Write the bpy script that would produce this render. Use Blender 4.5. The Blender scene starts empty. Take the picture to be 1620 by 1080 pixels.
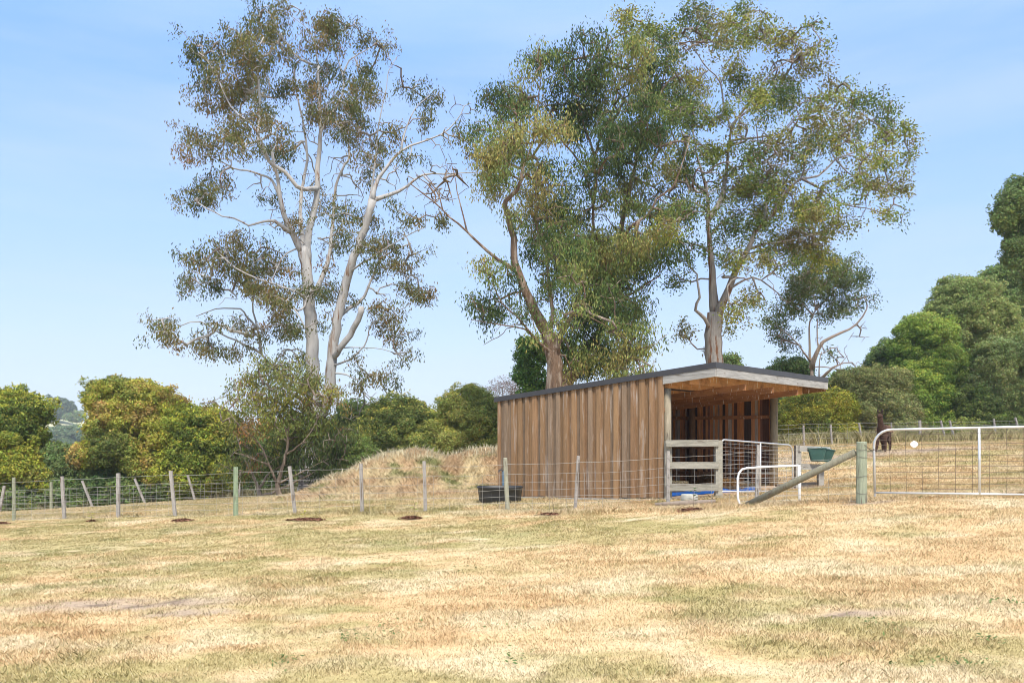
import bpy, math
import numpy as np
from mathutils import Vector

# ------------------------------------------------------------------ camera, sky, sun, exposure
SC = bpy.context.scene
COL = SC.collection
F, CX, HY, EYE = 1300.0, 810.0, 690.0, 1.6
cam_d = bpy.data.cameras.new('camera'); cam = bpy.data.objects.new('camera', cam_d); COL.objects.link(cam)
cam.location = (0, 0, EYE); cam.rotation_euler = (math.radians(90), 0, 0)
cam_d.sensor_width = 36; cam_d.lens = F/1620*36; cam_d.shift_y = 150/1620.0
cam_d.clip_start = 0.1; cam_d.clip_end = 6000
SC.camera = cam
SUN_EL, SUN_AZ = math.radians(52), math.radians(168)      # azimuth from +Y, clockwise: behind the camera
w = bpy.data.worlds.new('World'); SC.world = w; w.use_nodes = True
nt = w.node_tree; nt.nodes.clear()
def wn(t): return nt.nodes.new(t)
out = wn('ShaderNodeOutputWorld'); bg = wn('ShaderNodeBackground'); sky = wn('ShaderNodeTexSky')
sky.sky_type = 'NISHITA'; sky.sun_disc = False; sky.sun_elevation = SUN_EL; sky.sun_rotation = SUN_AZ
sky.air_density = 1.0; sky.dust_density = 0.6; sky.ozone_density = 2.0; sky.altitude = 100
tc = wn('ShaderNodeTexCoord'); mp = wn('ShaderNodeMapping'); mp.inputs['Scale'].default_value = (1.2, 1.2, 7.0)
mp.inputs['Rotation'].default_value = (0.1, 0.06, 0.3)
nz = wn('ShaderNodeTexNoise'); nz.inputs['Scale'].default_value = 1.6; nz.inputs['Detail'].default_value = 7; nz.inputs['Roughness'].default_value = 0.55
cr = wn('ShaderNodeMapRange'); cr.inputs['From Min'].default_value = 0.44; cr.inputs['From Max'].default_value = 0.74; cr.inputs['To Min'].default_value = 0.0; cr.inputs['To Max'].default_value = 0.42
sep = wn('ShaderNodeSeparateXYZ')
veil = wn('ShaderNodeValToRGB'); ve = veil.color_ramp.elements      # thin cloud colour by height; unseen bright white overhead is added as soft fill
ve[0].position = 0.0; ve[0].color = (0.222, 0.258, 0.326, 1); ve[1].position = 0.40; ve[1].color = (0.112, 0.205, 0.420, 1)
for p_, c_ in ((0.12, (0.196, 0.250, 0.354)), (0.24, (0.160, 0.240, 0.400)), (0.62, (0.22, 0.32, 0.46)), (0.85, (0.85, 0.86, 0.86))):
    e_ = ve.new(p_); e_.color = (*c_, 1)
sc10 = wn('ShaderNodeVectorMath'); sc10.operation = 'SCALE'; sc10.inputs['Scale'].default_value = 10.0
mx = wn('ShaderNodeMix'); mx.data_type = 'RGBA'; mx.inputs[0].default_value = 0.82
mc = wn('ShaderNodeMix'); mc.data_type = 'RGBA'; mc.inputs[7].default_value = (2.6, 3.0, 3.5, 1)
nt.links.new(tc.outputs['Generated'], mp.inputs['Vector']); nt.links.new(mp.outputs[0], nz.inputs['Vector'])
nt.links.new(nz.outputs['Fac'], cr.inputs['Value']); nt.links.new(tc.outputs['Generated'], sep.inputs[0])
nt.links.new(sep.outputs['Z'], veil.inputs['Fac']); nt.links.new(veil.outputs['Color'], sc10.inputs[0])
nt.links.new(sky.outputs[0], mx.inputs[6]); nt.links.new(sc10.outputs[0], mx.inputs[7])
nt.links.new(cr.outputs[0], mc.inputs[0]); nt.links.new(mx.outputs[2], mc.inputs[6])
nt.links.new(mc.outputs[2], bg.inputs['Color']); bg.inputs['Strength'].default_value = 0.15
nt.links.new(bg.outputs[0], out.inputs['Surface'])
sd = bpy.data.lights.new('sun', 'SUN'); sd.energy = 2.7; sd.angle = math.radians(11); sd.color = (1.0, 0.93, 0.82)
sun = bpy.data.objects.new('sun', sd); COL.objects.link(sun)
_sv = Vector((math.sin(SUN_AZ)*math.cos(SUN_EL), math.cos(SUN_AZ)*math.cos(SUN_EL), math.sin(SUN_EL)))
sun.rotation_euler = _sv.to_track_quat('Z', 'Y').to_euler()
SC.view_settings.view_transform = 'Standard'; SC.view_settings.look = 'None'; SC.view_settings.gamma = 1; SC.view_settings.exposure = 0.95
SC.cycles.use_denoising = True; SC.cycles.max_bounces = 6; SC.cycles.diffuse_bounces = 3; SC.cycles.transparent_max_bounces = 6
SC.cycles.volume_bounces = 0; SC.cycles.use_adaptive_sampling = True; SC.cycles.adaptive_threshold = 0.01
SC.cycles.sample_clamp_indirect = 4.0; SC.cycles.filter_width = 1.0; SC.cycles.diffuse_bounces = 5; SC.cycles.max_bounces = 8

# ------------------------------------------------------------------ helpers
R = np.random.default_rng(7)
def P(px, py, D): return np.array([(px-CX)*D/F, D, EYE+(HY-py)*D/F])
def hashn(ix, iy, s):
    h = (ix.astype(np.int64)*374761393 + iy.astype(np.int64)*668265263 + s*982451653) & 0xffffffff
    h = ((h ^ (h >> 13))*1274126177) & 0xffffffff
    return ((h ^ (h >> 16)) & 0xffff)/65535.0
def vn(x, y, s=0):
    x = np.asarray(x, float); y = np.asarray(y, float)
    ix = np.floor(x); iy = np.floor(y); fx = x-ix; fy = y-iy
    fx = fx*fx*(3-2*fx); fy = fy*fy*(3-2*fy); ix = ix.astype(int); iy = iy.astype(int)
    a = hashn(ix, iy, s); b = hashn(ix+1, iy, s); c = hashn(ix, iy+1, s); d = hashn(ix+1, iy+1, s)
    return (a*(1-fx)+b*fx)*(1-fy)+(c*(1-fx)+d*fx)*fy
def fbm(x, y, s=0, o=4):
    t = 0; am = 0.5; n = 0; c, sn = 0.8, 0.6
    for i in range(o):
        t = t+am*vn(x, y, s+i*17); n += am; am *= 0.5
        x, y = 2.03*(c*x-sn*y)+5.1, 2.03*(sn*x+c*y)+1.7
    return t/n
def sstep(a, b, x):
    t = np.clip((x-a)/(b-a), 0, 1); return t*t*(3-2*t)
def lerp(a, b, t): return np.asarray(a)*(1-t)[..., None]+np.asarray(b)*t[..., None]

class MB:
    """collects shapes into one mesh, with a colour per face"""
    def __init__(s): s.V = []; s.Fs = []; s.C = []; s.n = 0
    def add(s, V, F, c=(1, 1, 1)):
        V = np.asarray(V, float).reshape(-1, 3); s.V.append(V)
        for f in F: s.Fs.append(tuple(int(i)+s.n for i in f)); s.C.append(c)
        s.n += len(V); return s
    def obox(s, o, ex, ey, ez, c=(1, 1, 1)):
        o, ex, ey, ez = [np.asarray(v, float) for v in (o, ex, ey, ez)]
        V = [o, o+ex, o+ex+ey, o+ey, o+ez, o+ex+ez, o+ex+ey+ez, o+ey+ez]
        F_ = [(0, 3, 2, 1), (4, 5, 6, 7), (0, 1, 5, 4), (1, 2, 6, 5), (2, 3, 7, 6), (3, 0, 4, 7)]
        if np.dot(np.cross(ex, ey), ez) < 0: F_ = [f[::-1] for f in F_]
        return s.add(V, F_, c)
    def beam(s, a, b, w, h, c=(1, 1, 1), up=(0, 0, 1)):
        a = np.asarray(a, float); b = np.asarray(b, float); d = b-a; up = np.asarray(up, float)
        sx = np.cross(d, up); sx /= np.linalg.norm(sx); uz = np.cross(sx, d); uz /= np.linalg.norm(uz)
        return s.obox(a-sx*w/2-uz*h/2, d, sx*w, uz*h, c)
    def tube(s, pts, rad, n=6, c=(1, 1, 1), cap=True, rough=0.0):
        pts = np.asarray(pts, float); m = len(pts)
        rad = np.full(m, float(rad)) if np.isscalar(rad) else np.asarray(rad, float)
        T = np.gradient(pts, axis=0); T /= np.linalg.norm(T, axis=1)[:, None]+1e-9
        ref = np.array([0.31, 0.95, 0.05]) if abs(T[:, 2]).mean() > 0.6 else np.array([0.05, 0.1, 1.0])
        A = np.cross(T, ref); A /= np.linalg.norm(A, axis=1)[:, None]+1e-9; B = np.cross(T, A)
        an = np.arange(n)*2*math.pi/n
        rr = rad[:, None]*(1+(rough*(R.random((1, n))-0.5)+0.5*rough*(R.random((m, n))-0.5) if rough else 0))
        V = pts[:, None]+rr[..., None]*(np.cos(an)[None, :, None]*A[:, None]+np.sin(an)[None, :, None]*B[:, None])
        Fq = []
        for i in range(m-1):
            for j in range(n):
                k = (j+1) % n; Fq.append((i*n+j, i*n+k, (i+1)*n+k, (i+1)*n+j))
        if cap: Fq.append(tuple(range(n))[::-1]); Fq.append(tuple((m-1)*n+j for j in range(n)))
        return s.add(V.reshape(-1, 3), Fq, c)
    def build(s, name, mat, parent=None, smooth=False):
        V = np.concatenate(s.V)
        return obj(name, V, s.Fs, mat, parent, np.array(s.C), smooth)

ORG = {}
def origin(o): return ORG.get(o.name, np.zeros(3)) if o else np.zeros(3)
def finish(name, me, mat, parent, org):
    o = bpy.data.objects.new(name, me); COL.objects.link(o)
    if mat: me.materials.append(mat)
    if parent is not None: o.parent = parent
    ORG[o.name] = org
    return o
def obj(name, V, faces, mat, parent=None, fcol=None, smooth=False, at=None):
    """one mesh object; vertices are given in world space"""
    me = bpy.data.meshes.new(name)
    org = origin(parent) if parent is not None else np.zeros(3)
    own = np.zeros(3)
    V = np.asarray(V, float)
    if parent is None:
        own = np.array([V[:, 0].mean(), V[:, 1].mean(), V[:, 2].min()]) if at is None else np.asarray(at, float)
        org = own
    V = V-org
    if isinstance(faces, np.ndarray):
        k = faces.shape[1]; nf = len(faces)
        me.vertices.add(len(V)); me.vertices.foreach_set('co', V.astype(np.float32).ravel())
        me.loops.add(nf*k); me.loops.foreach_set('vertex_index', faces.astype(np.int32).ravel())
        me.polygons.add(nf); me.polygons.foreach_set('loop_start', np.arange(0, nf*k, k, dtype=np.int32))
        me.update(calc_edges=True)
    else:
        me.from_pydata(V.tolist(), [], faces); me.update()
    if fcol is not None and len(fcol):
        a = me.attributes.new('Col', 'FLOAT_COLOR', 'FACE' if len(fcol) == len(me.polygons) else 'POINT')
        c = np.ones((len(fcol), 4), np.float32); c[:, :3] = fcol; a.data.foreach_set('color', c.ravel())
    if smooth: me.polygons.foreach_set('use_smooth', np.ones(len(me.polygons), bool))
    o = finish(name, me, mat, parent, org)
    if parent is None: o.location = own
    return o
def thing(name, label, cat, loc, group=None):
    o = bpy.data.objects.new(name, None); COL.objects.link(o); o.location = loc; o.empty_display_size = 0.2
    o['label'] = label; o['category'] = cat
    if group: o['group'] = group
    ORG[o.name] = np.asarray(loc, float); return o
def tag(o, label=None, cat=None, group=None, kind=None):
    for k, v in (('label', label), ('category', cat), ('group', group), ('kind', kind)):
        if v: o[k] = v
    return o
def copy_tree(o, parent=None):
    c = o.copy(); COL.objects.link(c)
    if parent is not None: c.parent = parent
    for ch in [x for x in bpy.data.objects if x.parent == o]: copy_tree(ch, c)
    return c

# ------------------------------------------------------------------ materials
def mat(name, base=None, attr=True, rough=0.85, spec=0.25, metal=0.0, noise=None, bump=None, stretch=None, trans=0.0, mixcol=None):
    """Principled material: base colour (times the face colour), varied by procedural noise"""
    m = bpy.data.materials.new(name); m.use_nodes = True; t = m.node_tree; N = t.nodes; L = t.links
    b = N['Principled BSDF']; b.inputs['Roughness'].default_value = rough; b.inputs['Metallic'].default_value = metal
    b.inputs['Specular IOR Level'].default_value = spec
    rgb = N.new('ShaderNodeRGB'); rgb.outputs[0].default_value = (*(base or (1, 1, 1)), 1); cur = rgb.outputs[0]
    def mul(a, b_, kind='MULTIPLY', fac=1.0):
        x = N.new('ShaderNodeMix'); x.data_type = 'RGBA'; x.blend_type = kind; x.inputs[0].default_value = fac
        L.new(a, x.inputs[6]); L.new(b_, x.inputs[7]); return x
    if attr:
        at = N.new('ShaderNodeAttribute'); at.attribute_name = 'Col'; cur = mul(cur, at.outputs['Color']).outputs[2]
    g = N.new('ShaderNodeTexCoord'); mpn = N.new('ShaderNodeMapping'); mpn.inputs['Scale'].default_value = stretch or (1, 1, 1)
    L.new(g.outputs['Object'], mpn.inputs['Vector'])
    for (sc, lo, hi, det) in (noise or []):
        n = N.new('ShaderNodeTexNoise'); n.inputs['Scale'].default_value = sc; n.inputs['Detail'].default_value = det; n.inputs['Roughness'].default_value = 0.65
        L.new(mpn.outputs[0], n.inputs['Vector'])
        r = N.new('ShaderNodeMapRange'); r.inputs['From Min'].default_value = 0.3; r.inputs['From Max'].default_value = 0.7
        r.inputs['To Min'].default_value = lo; r.inputs['To Max'].default_value = hi; L.new(n.outputs['Fac'], r.inputs['Value'])
        cb = N.new('ShaderNodeCombineColor'); [L.new(r.outputs[0], cb.inputs[i]) for i in range(3)]
        cur = mul(cur, cb.outputs[0]).outputs[2]
    for (c2, sc, p0, p1, st) in (mixcol or []):          # second colour in noise-shaped patches
        mp2 = N.new('ShaderNodeMapping'); mp2.inputs['Scale'].default_value = st; L.new(g.outputs['Object'], mp2.inputs['Vector'])
        n = N.new('ShaderNodeTexNoise'); n.inputs['Scale'].default_value = sc; n.inputs['Detail'].default_value = 5; n.inputs['Roughness'].default_value = 0.6
        L.new(mp2.outputs[0], n.inputs['Vector'])
        r = N.new('ShaderNodeMapRange'); r.inputs['From Min'].default_value = p0; r.inputs['From Max'].default_value = p1; L.new(n.outputs['Fac'], r.inputs['Value'])
        x = N.new('ShaderNodeMix'); x.data_type = 'RGBA'; L.new(r.outputs[0], x.inputs[0]); L.new(cur, x.inputs[6]); x.inputs[7].default_value = (*c2, 1); cur = x.outputs[2]
    L.new(cur, b.inputs['Base Color'])
    if bump:
        n = N.new('ShaderNodeTexNoise'); n.inputs['Scale'].default_value = bump[0]; n.inputs['Detail'].default_value = 6; L.new(mpn.outputs[0], n.inputs['Vector'])
        bp = N.new('ShaderNodeBump'); bp.inputs['Strength'].default_value = bump[1]; bp.inputs['Distance'].default_value = bump[2]
        L.new(n.outputs['Fac'], bp.inputs['Height']); L.new(bp.outputs[0], b.inputs['Normal'])
    if trans:
        tr = N.new('ShaderNodeBsdfTranslucent'); L.new(cur, tr.inputs['Color']); ms = N.new('ShaderNodeMixShader'); ms.inputs[0].default_value = trans
        L.new(b.outputs[0], ms.inputs[1]); L.new(tr.outputs[0], ms.inputs[2]); L.new(ms.outputs[0], N['Material Output'].inputs['Surface'])
    return m
M = {}
M['leaf'] = mat('leaf', rough=0.6, spec=0.12, trans=0.28)
M['grass'] = mat('grass_blade', rough=0.8, spec=0.15, trans=0.3)
M['ground'] = mat('ground', rough=0.95, spec=0.05, noise=[(22, 0.78, 1.18, 6), (130, 0.75, 1.25, 3)], bump=(45, 0.6, 0.03))
M['mound'] = mat('mound_earth', rough=0.95, spec=0.05, noise=[(3, 0.75, 1.2, 6), (25, 0.75, 1.25, 3)], bump=(20, 0.6, 0.05))
M['hill'] = mat('hill', rough=0.95, spec=0.05, noise=[(0.02, 0.7, 1.25, 6)])
M['gum'] = mat('gum_bark', rough=0.8, noise=[(2.0, 0.8, 1.12, 6)], stretch=(3, 3, 0.6), bump=(6, 0.5, 0.04),
               mixcol=[((0.20, 0.12, 0.075), 1.5, 0.57, 0.66, (4, 4, 0.35))])
M['brown_bark'] = mat('brown_bark', rough=0.9, noise=[(3.0, 0.6, 1.25, 6)], stretch=(4, 4, 0.5), bump=(7, 0.9, 0.08),
                      mixcol=[((0.34, 0.27, 0.21), 1.6, 0.50, 0.60, (4, 4, 0.4))])
M['peel_bark'] = mat('peeling_bark', rough=0.85, noise=[(2.5, 0.7, 1.2, 6)], stretch=(4, 4, 0.4), bump=(6, 0.8, 0.06),
                     mixcol=[((0.15, 0.075, 0.04), 1.5, 0.54, 0.62, (4, 4, 0.25))])
M['board'] = mat('weathered_board', rough=0.85, noise=[(3.0, 0.72, 1.22, 6), (40, 0.85, 1.12, 4)], stretch=(6, 6, 0.5), bump=(20, 0.5, 0.01),
                 mixcol=[((0.44, 0.38, 0.33), 2.2, 0.56, 0.78, (5, 5, 0.5))])
M['inner'] = mat('bark_edged_board', rough=0.85, noise=[(3.0, 0.6, 1.35, 6)], stretch=(9, 9, 0.7), bump=(20, 0.6, 0.015))
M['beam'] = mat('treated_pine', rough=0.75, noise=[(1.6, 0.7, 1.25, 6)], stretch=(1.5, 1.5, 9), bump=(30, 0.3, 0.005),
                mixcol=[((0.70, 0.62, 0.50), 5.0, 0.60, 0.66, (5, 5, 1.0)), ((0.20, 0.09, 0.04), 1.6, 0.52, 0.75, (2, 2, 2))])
M['grey_wood'] = mat('grey_timber', rough=0.9, noise=[(3.0, 0.75, 1.2, 6), (45, 0.8, 1.15, 3)], stretch=(3, 3, 3), bump=(40, 0.5, 0.01))
M['grey_rail'] = mat('grey_rail', rough=0.9, noise=[(1.6, 0.6, 1.2, 7), (30, 0.8, 1.15, 3)], stretch=(1.5, 1.5, 14), bump=(10, 0.6, 0.01), mixcol=[((0.16, 0.13, 0.10), 1.6, 0.60, 0.70, (1.5, 1.5, 10))])
M['post'] = mat('post_timber', rough=0.9, noise=[(6.0, 0.75, 1.2, 5)], stretch=(6, 6, 0.8), bump=(30, 0.6, 0.01),
                mixcol=[((0.14, 0.11, 0.085), 4.0, 0.57, 0.66, (5, 5, 0.45))])
M['roof'] = mat('dark_roof_steel', rough=0.45, spec=0.4, noise=[(2, 0.9, 1.1, 3)])
M['galv'] = mat('galvanised_steel', rough=0.4, spec=0.5, metal=0.6, noise=[(8, 0.85, 1.1, 4)])
M['wire'] = mat('wire', rough=0.5, spec=0.4, metal=0.35)
M['plastic'] = mat('plastic', rough=0.45, spec=0.4, noise=[(5, 0.85, 1.15, 4)])
M['concrete'] = mat('concrete', rough=0.95, noise=[(8, 0.75, 1.15, 6)], bump=(40, 0.4, 0.01))
M['tarp'] = mat('tarpaulin', rough=0.4, spec=0.5, noise=[(6, 0.7, 1.2, 4)], bump=(8, 0.8, 0.05))
M['fleece'] = mat('fleece', rough=1.0, spec=0.05, noise=[(14, 0.6, 1.4, 5)], bump=(40, 1.0, 0.03))
M['paint'] = mat('painted', rough=0.5, spec=0.4, noise=[(3, 0.95, 1.03, 3)])

# ------------------------------------------------------------------ ground height (thin plate spline through surveyed points)
_ctl = [P(*c) for c in [
 (22,823,22.0),(102,820,21.4),(187,819,20.8),(373,815,19.4),(573,811,18.8),(803,808,18.2),(910,806,17.7),(1057,801,17.1),(1197,799,16.0),(1363,791,14.3),(1620,783,13.6),
 (0,811,36),(80,807,36),(147,804,36),(230,797,36.5),(309,791,37),(380,788,37.5),(450,784,38),
 (620,782,26.5),(790,779,26),(788,783,22.05),(1052,788,18.66),(1222,777,22.9),(1297,766,21.3),
 (1400,712,29),(1272,706,39),(1454,701,40),(1610,697,41),(1100,712,40),(900,735,42)]]
_ctl += [np.array(c, float) for c in [(0,0,0),(0,3,0),(-6,5,-.12),(6,5,.15),(0,9,-.02),(-8,12,-.3),(6,9.5,.28),(-25,25,-1.3),(-40,40,-2.6),(-50,60,-3.4),(-20,55,-3.0),(0,60,-1.2),(30,60,1.4),(45,45,1.8),(22,16,.9),(15,0,.4),(-15,0,-.5)]]
_ctl = np.array(_ctl)
def _U(r2): return np.where(r2 > 0, r2*np.log(np.maximum(r2, 1e-12)), 0)
_n = len(_ctl); _A = np.zeros((_n+3, _n+3)); _X = _ctl[:, :2]
_A[:_n, :_n] = _U(((_X[:, None]-_X[None])**2).sum(-1))+np.eye(_n)*25.0
_A[:_n, _n] = 1; _A[:_n, _n+1:] = _X; _A[_n, :_n] = 1; _A[_n+1:, :_n] = _X.T
_W = np.linalg.solve(_A, np.concatenate([_ctl[:, 2], [0, 0, 0]]))
def gz(x, y, lumps=True):
    x = np.atleast_1d(np.asarray(x, float)); y = np.atleast_1d(np.asarray(y, float))
    cx = np.clip(x, -55, 45); cy = np.clip(y, -10, 60); z = np.zeros(x.shape)
    for i in range(_n): z += _W[i]*_U((cx-_X[i, 0])**2+(cy-_X[i, 1])**2)
    z += _W[_n]+_W[_n+1]*cx+_W[_n+2]*cy
    t = sstep(55, 160, np.hypot(x, y)); z = z*(1-t)-9.0*t
    if lumps: z = z+(0.05*(fbm(x*1.1, y*1.1, 3, 4)-0.5)+0.03*(fbm(x*5, y*5, 9, 2)-0.5))*(1-t)
    return z
def g1(x, y): return float(gz(x, y)[0])

def bare(x, y):           # worn patches of soil
    p = lambda cx, cy, rx, ry: np.clip(1.15-np.sqrt(((x-cx)/rx)**2+((y-cy)/ry)**2), 0, 1)
    b = p(-4.0, 8.45, 1.35, 0.42)+p(-3.1, 7.9, .5, .22)+p(2.9, 7.0, .5, .16)+p(5.0, 7.4, .35, .18)+p(13.5, 28.5, 5, 1.2)*.8+p(7.3, 20.9, 1.6, 1.2)*.8+p(9.5, 30, 3, 2)*.5+p(6.2, 14.2, .5, .3)
    return np.clip(b*2.6*fbm(x*4, y*4, 61, 3), 0, 1)
def gcol(x, y):
    g = 0.55*fbm(x*0.5, y*0.9, 21, 5)+0.45*fbm(x*2.2, y*3.2, 27, 4); h = fbm(x*0.9+9, y*1.5, 33, 4); o = fbm(x*1.8, y*2.8, 44, 4)
    fence = 22.0-(x+13.3)*0.36
    band = np.exp(-((y-(fence-3.5))/4.5)**2)*sstep(6, -3, x)*0.14                       # greener strip on this side of the fence
    far = sstep(0, 4, y-fence)
    green = sstep(0.47, 0.68, g+band+0.05*sstep(-2, -8, x)-0.10*sstep(2, 9, x)*(1-far)+far*0.02)
    straw = lerp((0.66, 0.50, 0.28), (0.60, 0.42, 0.22), sstep(0.42, 0.68, o))
    straw = lerp(straw, (0.70, 0.58, 0.37), sstep(0.46, 0.72, h))
    grn = lerp((0.45, 0.38, 0.17), (0.33, 0.31, 0.12), sstep(0.45, 0.7, o))
    c = lerp(straw, grn, green*0.85)
    c = lerp(c, (0.62, 0.54, 0.36), 0.5*far*sstep(8, 0, x)*sstep(0.3, .7, 1-g))
    c = lerp(c, (0.78, 0.66, 0.45), 0.7*np.exp(-((y-fence-.35)/.5)**2)*sstep(.35, .6, h))
    c = lerp(c, lerp((0.45, 0.35, 0.25), (0.24, 0.18, 0.13), sstep(.5, .7, fbm(x*7, y*7, 19, 3))), bare(x, y))
    c = lerp(c, (0.16, 0.17, 0.07), sstep(60, 110, np.hypot(x, y)))
    return c*np.array([0.85, 0.84, 0.87])
def axis(segs):
    a = [segs[0][0]]
    for (s, e, d0, d1) in segs:
        x = s
        while x < e:
            t = (x-s)/(e-s); x += d0*(1-t)+d1*t; a.append(min(x, e))
    return np.array(a)
ys = axis([(-30, 2, 8, .3), (2, 20, .05, .14), (20, 60, .14, 1.0), (60, 3500, 2, 400)])
xp = axis([(0, 12, .07, .14), (12, 45, .14, 1.5), (45, 3000, 3, 400)])
xs = np.concatenate([-xp[:0:-1], xp])
GX, GY = np.meshgrid(xs, ys)
gx = GX.ravel(); gy = GY.ravel(); V = np.stack([gx, gy, gz(gx, gy)], 1)
nx, ny = len(xs), len(ys); ii = (np.arange(ny-1)[:, None]*nx+np.arange(nx-1)[None]).ravel()
tag(obj('ground', V, np.stack([ii, ii+1, ii+nx+1, ii+nx], 1), M['ground'], None, gcol(gx, gy), True, at=(0, 0, 0)), kind='structure')

# ------------------------------------------------------------------ grass
def blades(name, x, y, z, h, wd, c, lean=0.35, matr=None, kind='stuff', parent=None):
    n = len(x); a = R.random(n)*2*math.pi; la = R.random(n)*2*math.pi
    s = np.stack([np.cos(a), np.sin(a), np.zeros(n)], 1)*wd[:, None]/2
    ln = np.stack([np.cos(la), np.sin(la), np.zeros(n)], 1)*(h*lean*(0.3+R.random(n)*1.4))[:, None]
    b = np.stack([x, y, z-0.004], 1); up = np.array([0, 0, 1.0])
    mid = b+up*(h*0.6)[:, None]+ln*0.35; tip = b+up*(h*0.95)[:, None]+ln
    V = np.stack([b-s, b+s, mid+s*0.8, tip, mid-s*0.8], 1).reshape(-1, 3)
    Fc = np.arange(n)[:, None]*5+np.array([0, 1, 2, 3, 4])
    o = obj(name, V, Fc, matr or M['grass'], parent, c, at=(0, 0, 0) if parent is None else None)
    if parent is None: tag(o, kind=kind)
    return o
def fence_y(x): return 22.0-(x+13.3)*0.385
NB = 900000
u = R.random(NB); k = 0.55; D0, D1 = 4.2, 46.0
yy = (D0**k+u*(D1**k-D0**k))**(1/k); xx = (R.random(NB)*2-1)*(0.72*yy+0.6)
tuft = fbm(xx*4.0, yy*4.0, 71, 2)*0.6+fbm(xx*0.8, yy*0.8, 5, 3)*0.6
hh = (0.013+0.026*np.clip(tuft-0.35, 0, 1)**1.0*2)*(0.6+0.8*R.random(NB))
inside = yy > fence_y(xx)
near_f = np.exp(-((yy-fence_y(xx)-0.15)/0.22)**2)
hh *= 1+0.9*inside+1.6*near_f*R.random(NB)
keep = R.random(NB) > bare(xx, yy)*0.9
keep &= ~((xx > -0.5) & (((xx-3.47)*0.664+(yy-18.66)*0.748) > 0) & (((xx-3.47)*0.664+(yy-18.66)*0.748) < 5.9) & (((xx-3.47)*-0.748+(yy-18.66)*0.664) > -.9) & (((xx-3.47)*-0.748+(yy-18.66)*0.664) < 5.1))
xx, yy, hh = xx[keep], yy[keep], hh[keep]
cc = gcol(xx, yy)*(0.86+0.34*R.random(len(xx)))[:, None]
gr = R.random(len(xx)); cc = np.where((gr < 0.05)[:, None], np.array([0.27, 0.28, 0.12]), cc); cc = np.where((gr > 0.93)[:, None], np.array([0.74, 0.64, 0.42]), cc)
blades('grass', xx, yy, gz(xx, yy), hh, 0.0022+0.00048*yy, cc, 0.7)

# ------------------------------------------------------------------ earth mound with long dry grass
def moundh(x, y):
    def e(cx, cy, rx, ry, h): return h*np.exp(-(np.abs((x-cx)/rx)**2.6+np.abs((y-cy)/ry)**2.4))
    m = np.maximum(e(-3.6, 28.2, 2.4, 2.2, 1.32), e(-0.9, 28.6, 2.8, 2.2, 1.24))
    m = np.maximum(m, e(-5.3, 27.8, 1.5, 1.6, .70)); m = np.maximum(m, e(2.2, 28.8, 2.4, 2.0, 1.1))
    return m+m*0.22*(fbm(x*1.2, y*1.2, 90, 4)-0.5)
mxs = np.linspace(-8, 5, 110); mys = np.linspace(23.5, 33, 80); A, B = np.meshgrid(mxs, mys); a_, b_ = A.ravel(), B.ravel()
V = np.stack([a_, b_, gz(a_, b_)+moundh(a_, b_)-0.03], 1)
i2 = (np.arange(79)[:, None]*110+np.arange(109)[None]).ravel()
def mcol(x, y):
    c = lerp((0.60, 0.455, 0.29), (0.68, 0.58, 0.38), sstep(.4, .7, fbm(x*1.5, y*1.5, 4, 4)))
    return lerp(c, (0.30, 0.31, 0.13), sstep(.62, .82, fbm(x*1.1+4, y*2.2, 14, 3)))
_mf = np.stack([i2, i2+1, i2+111, i2+110], 1); _mf = _mf[moundh(a_, b_)[_mf].max(1) > .075]
tag(obj('mound', V, _mf, M['mound'], None, mcol(a_, b_)*0.9, True), kind='structure')
n = 190000; x = R.uniform(-8, 4.5, n); y = R.uniform(23.8, 31.5, n); mh = moundh(x, y); kp = mh > 0.02*R.random(n)+.01; x, y, mh = x[kp], y[kp], mh[kp]
n = len(x)
blades('long_dry_grass', x, y, gz(x, y)+mh-0.02, (0.07+0.11*R.random(n))*(0.4+1.2*fbm(x*2, y*2, 6, 3)), 0.006+0.008*R.random(n), mcol(x, y)*(0.85+0.5*R.random(n))[:, None], 0.8)
# seed heads standing along the mound's top and left flank, and grass along the far fences
sx, sy, sh = [], [], []
x = R.uniform(-6.6, 1.5, 5000); y = R.uniform(27.0, 29.5, 5000); mh = moundh(x, y); kp = mh > np.where(x < -4.8, 0.3, 1.05); x, y = x[kp][:1500], y[kp][:1500]
sx.append(x); sy.append(y); sh.append(R.uniform(.12, .34, len(x)))
sx = np.concatenate(sx); sy = np.concatenate(sy); sh = np.concatenate(sh)
blades('seeding_grass', sx, sy, gz(sx, sy)+moundh(sx, sy), sh, np.full(len(sx), 0.02), np.array([0.66, 0.60, 0.42])*(0.7+0.5*R.random(len(sx)))[:, None], 0.5)
n = 26000; t = R.random(n); x = 9.5+t*24; y = 38.2+t*2.2+R.normal(0, .5, n)+1.0; hgt = R.uniform(.2, .75, n)*(0.4+fbm(x*1.2, y, 8, 3))
blades('fence_line_grass', x, y, gz(x, y), hgt, np.full(n, 0.03), lerp((0.30, 0.30, 0.12), (0.55, 0.46, 0.28), R.random(n)), 0.5)
n = 16000; t = R.random(n); x = -30+t*22; y = 37.4+t*0.8+R.normal(0, .35, n)+.4; hgt = R.uniform(.15, .5, n)
blades('hedge_foot_grass', x, y, gz(x, y), hgt, np.full(n, 0.025), lerp((0.20, 0.22, 0.09), (0.45, 0.36, 0.22), R.random(n)), 0.6)
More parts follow.
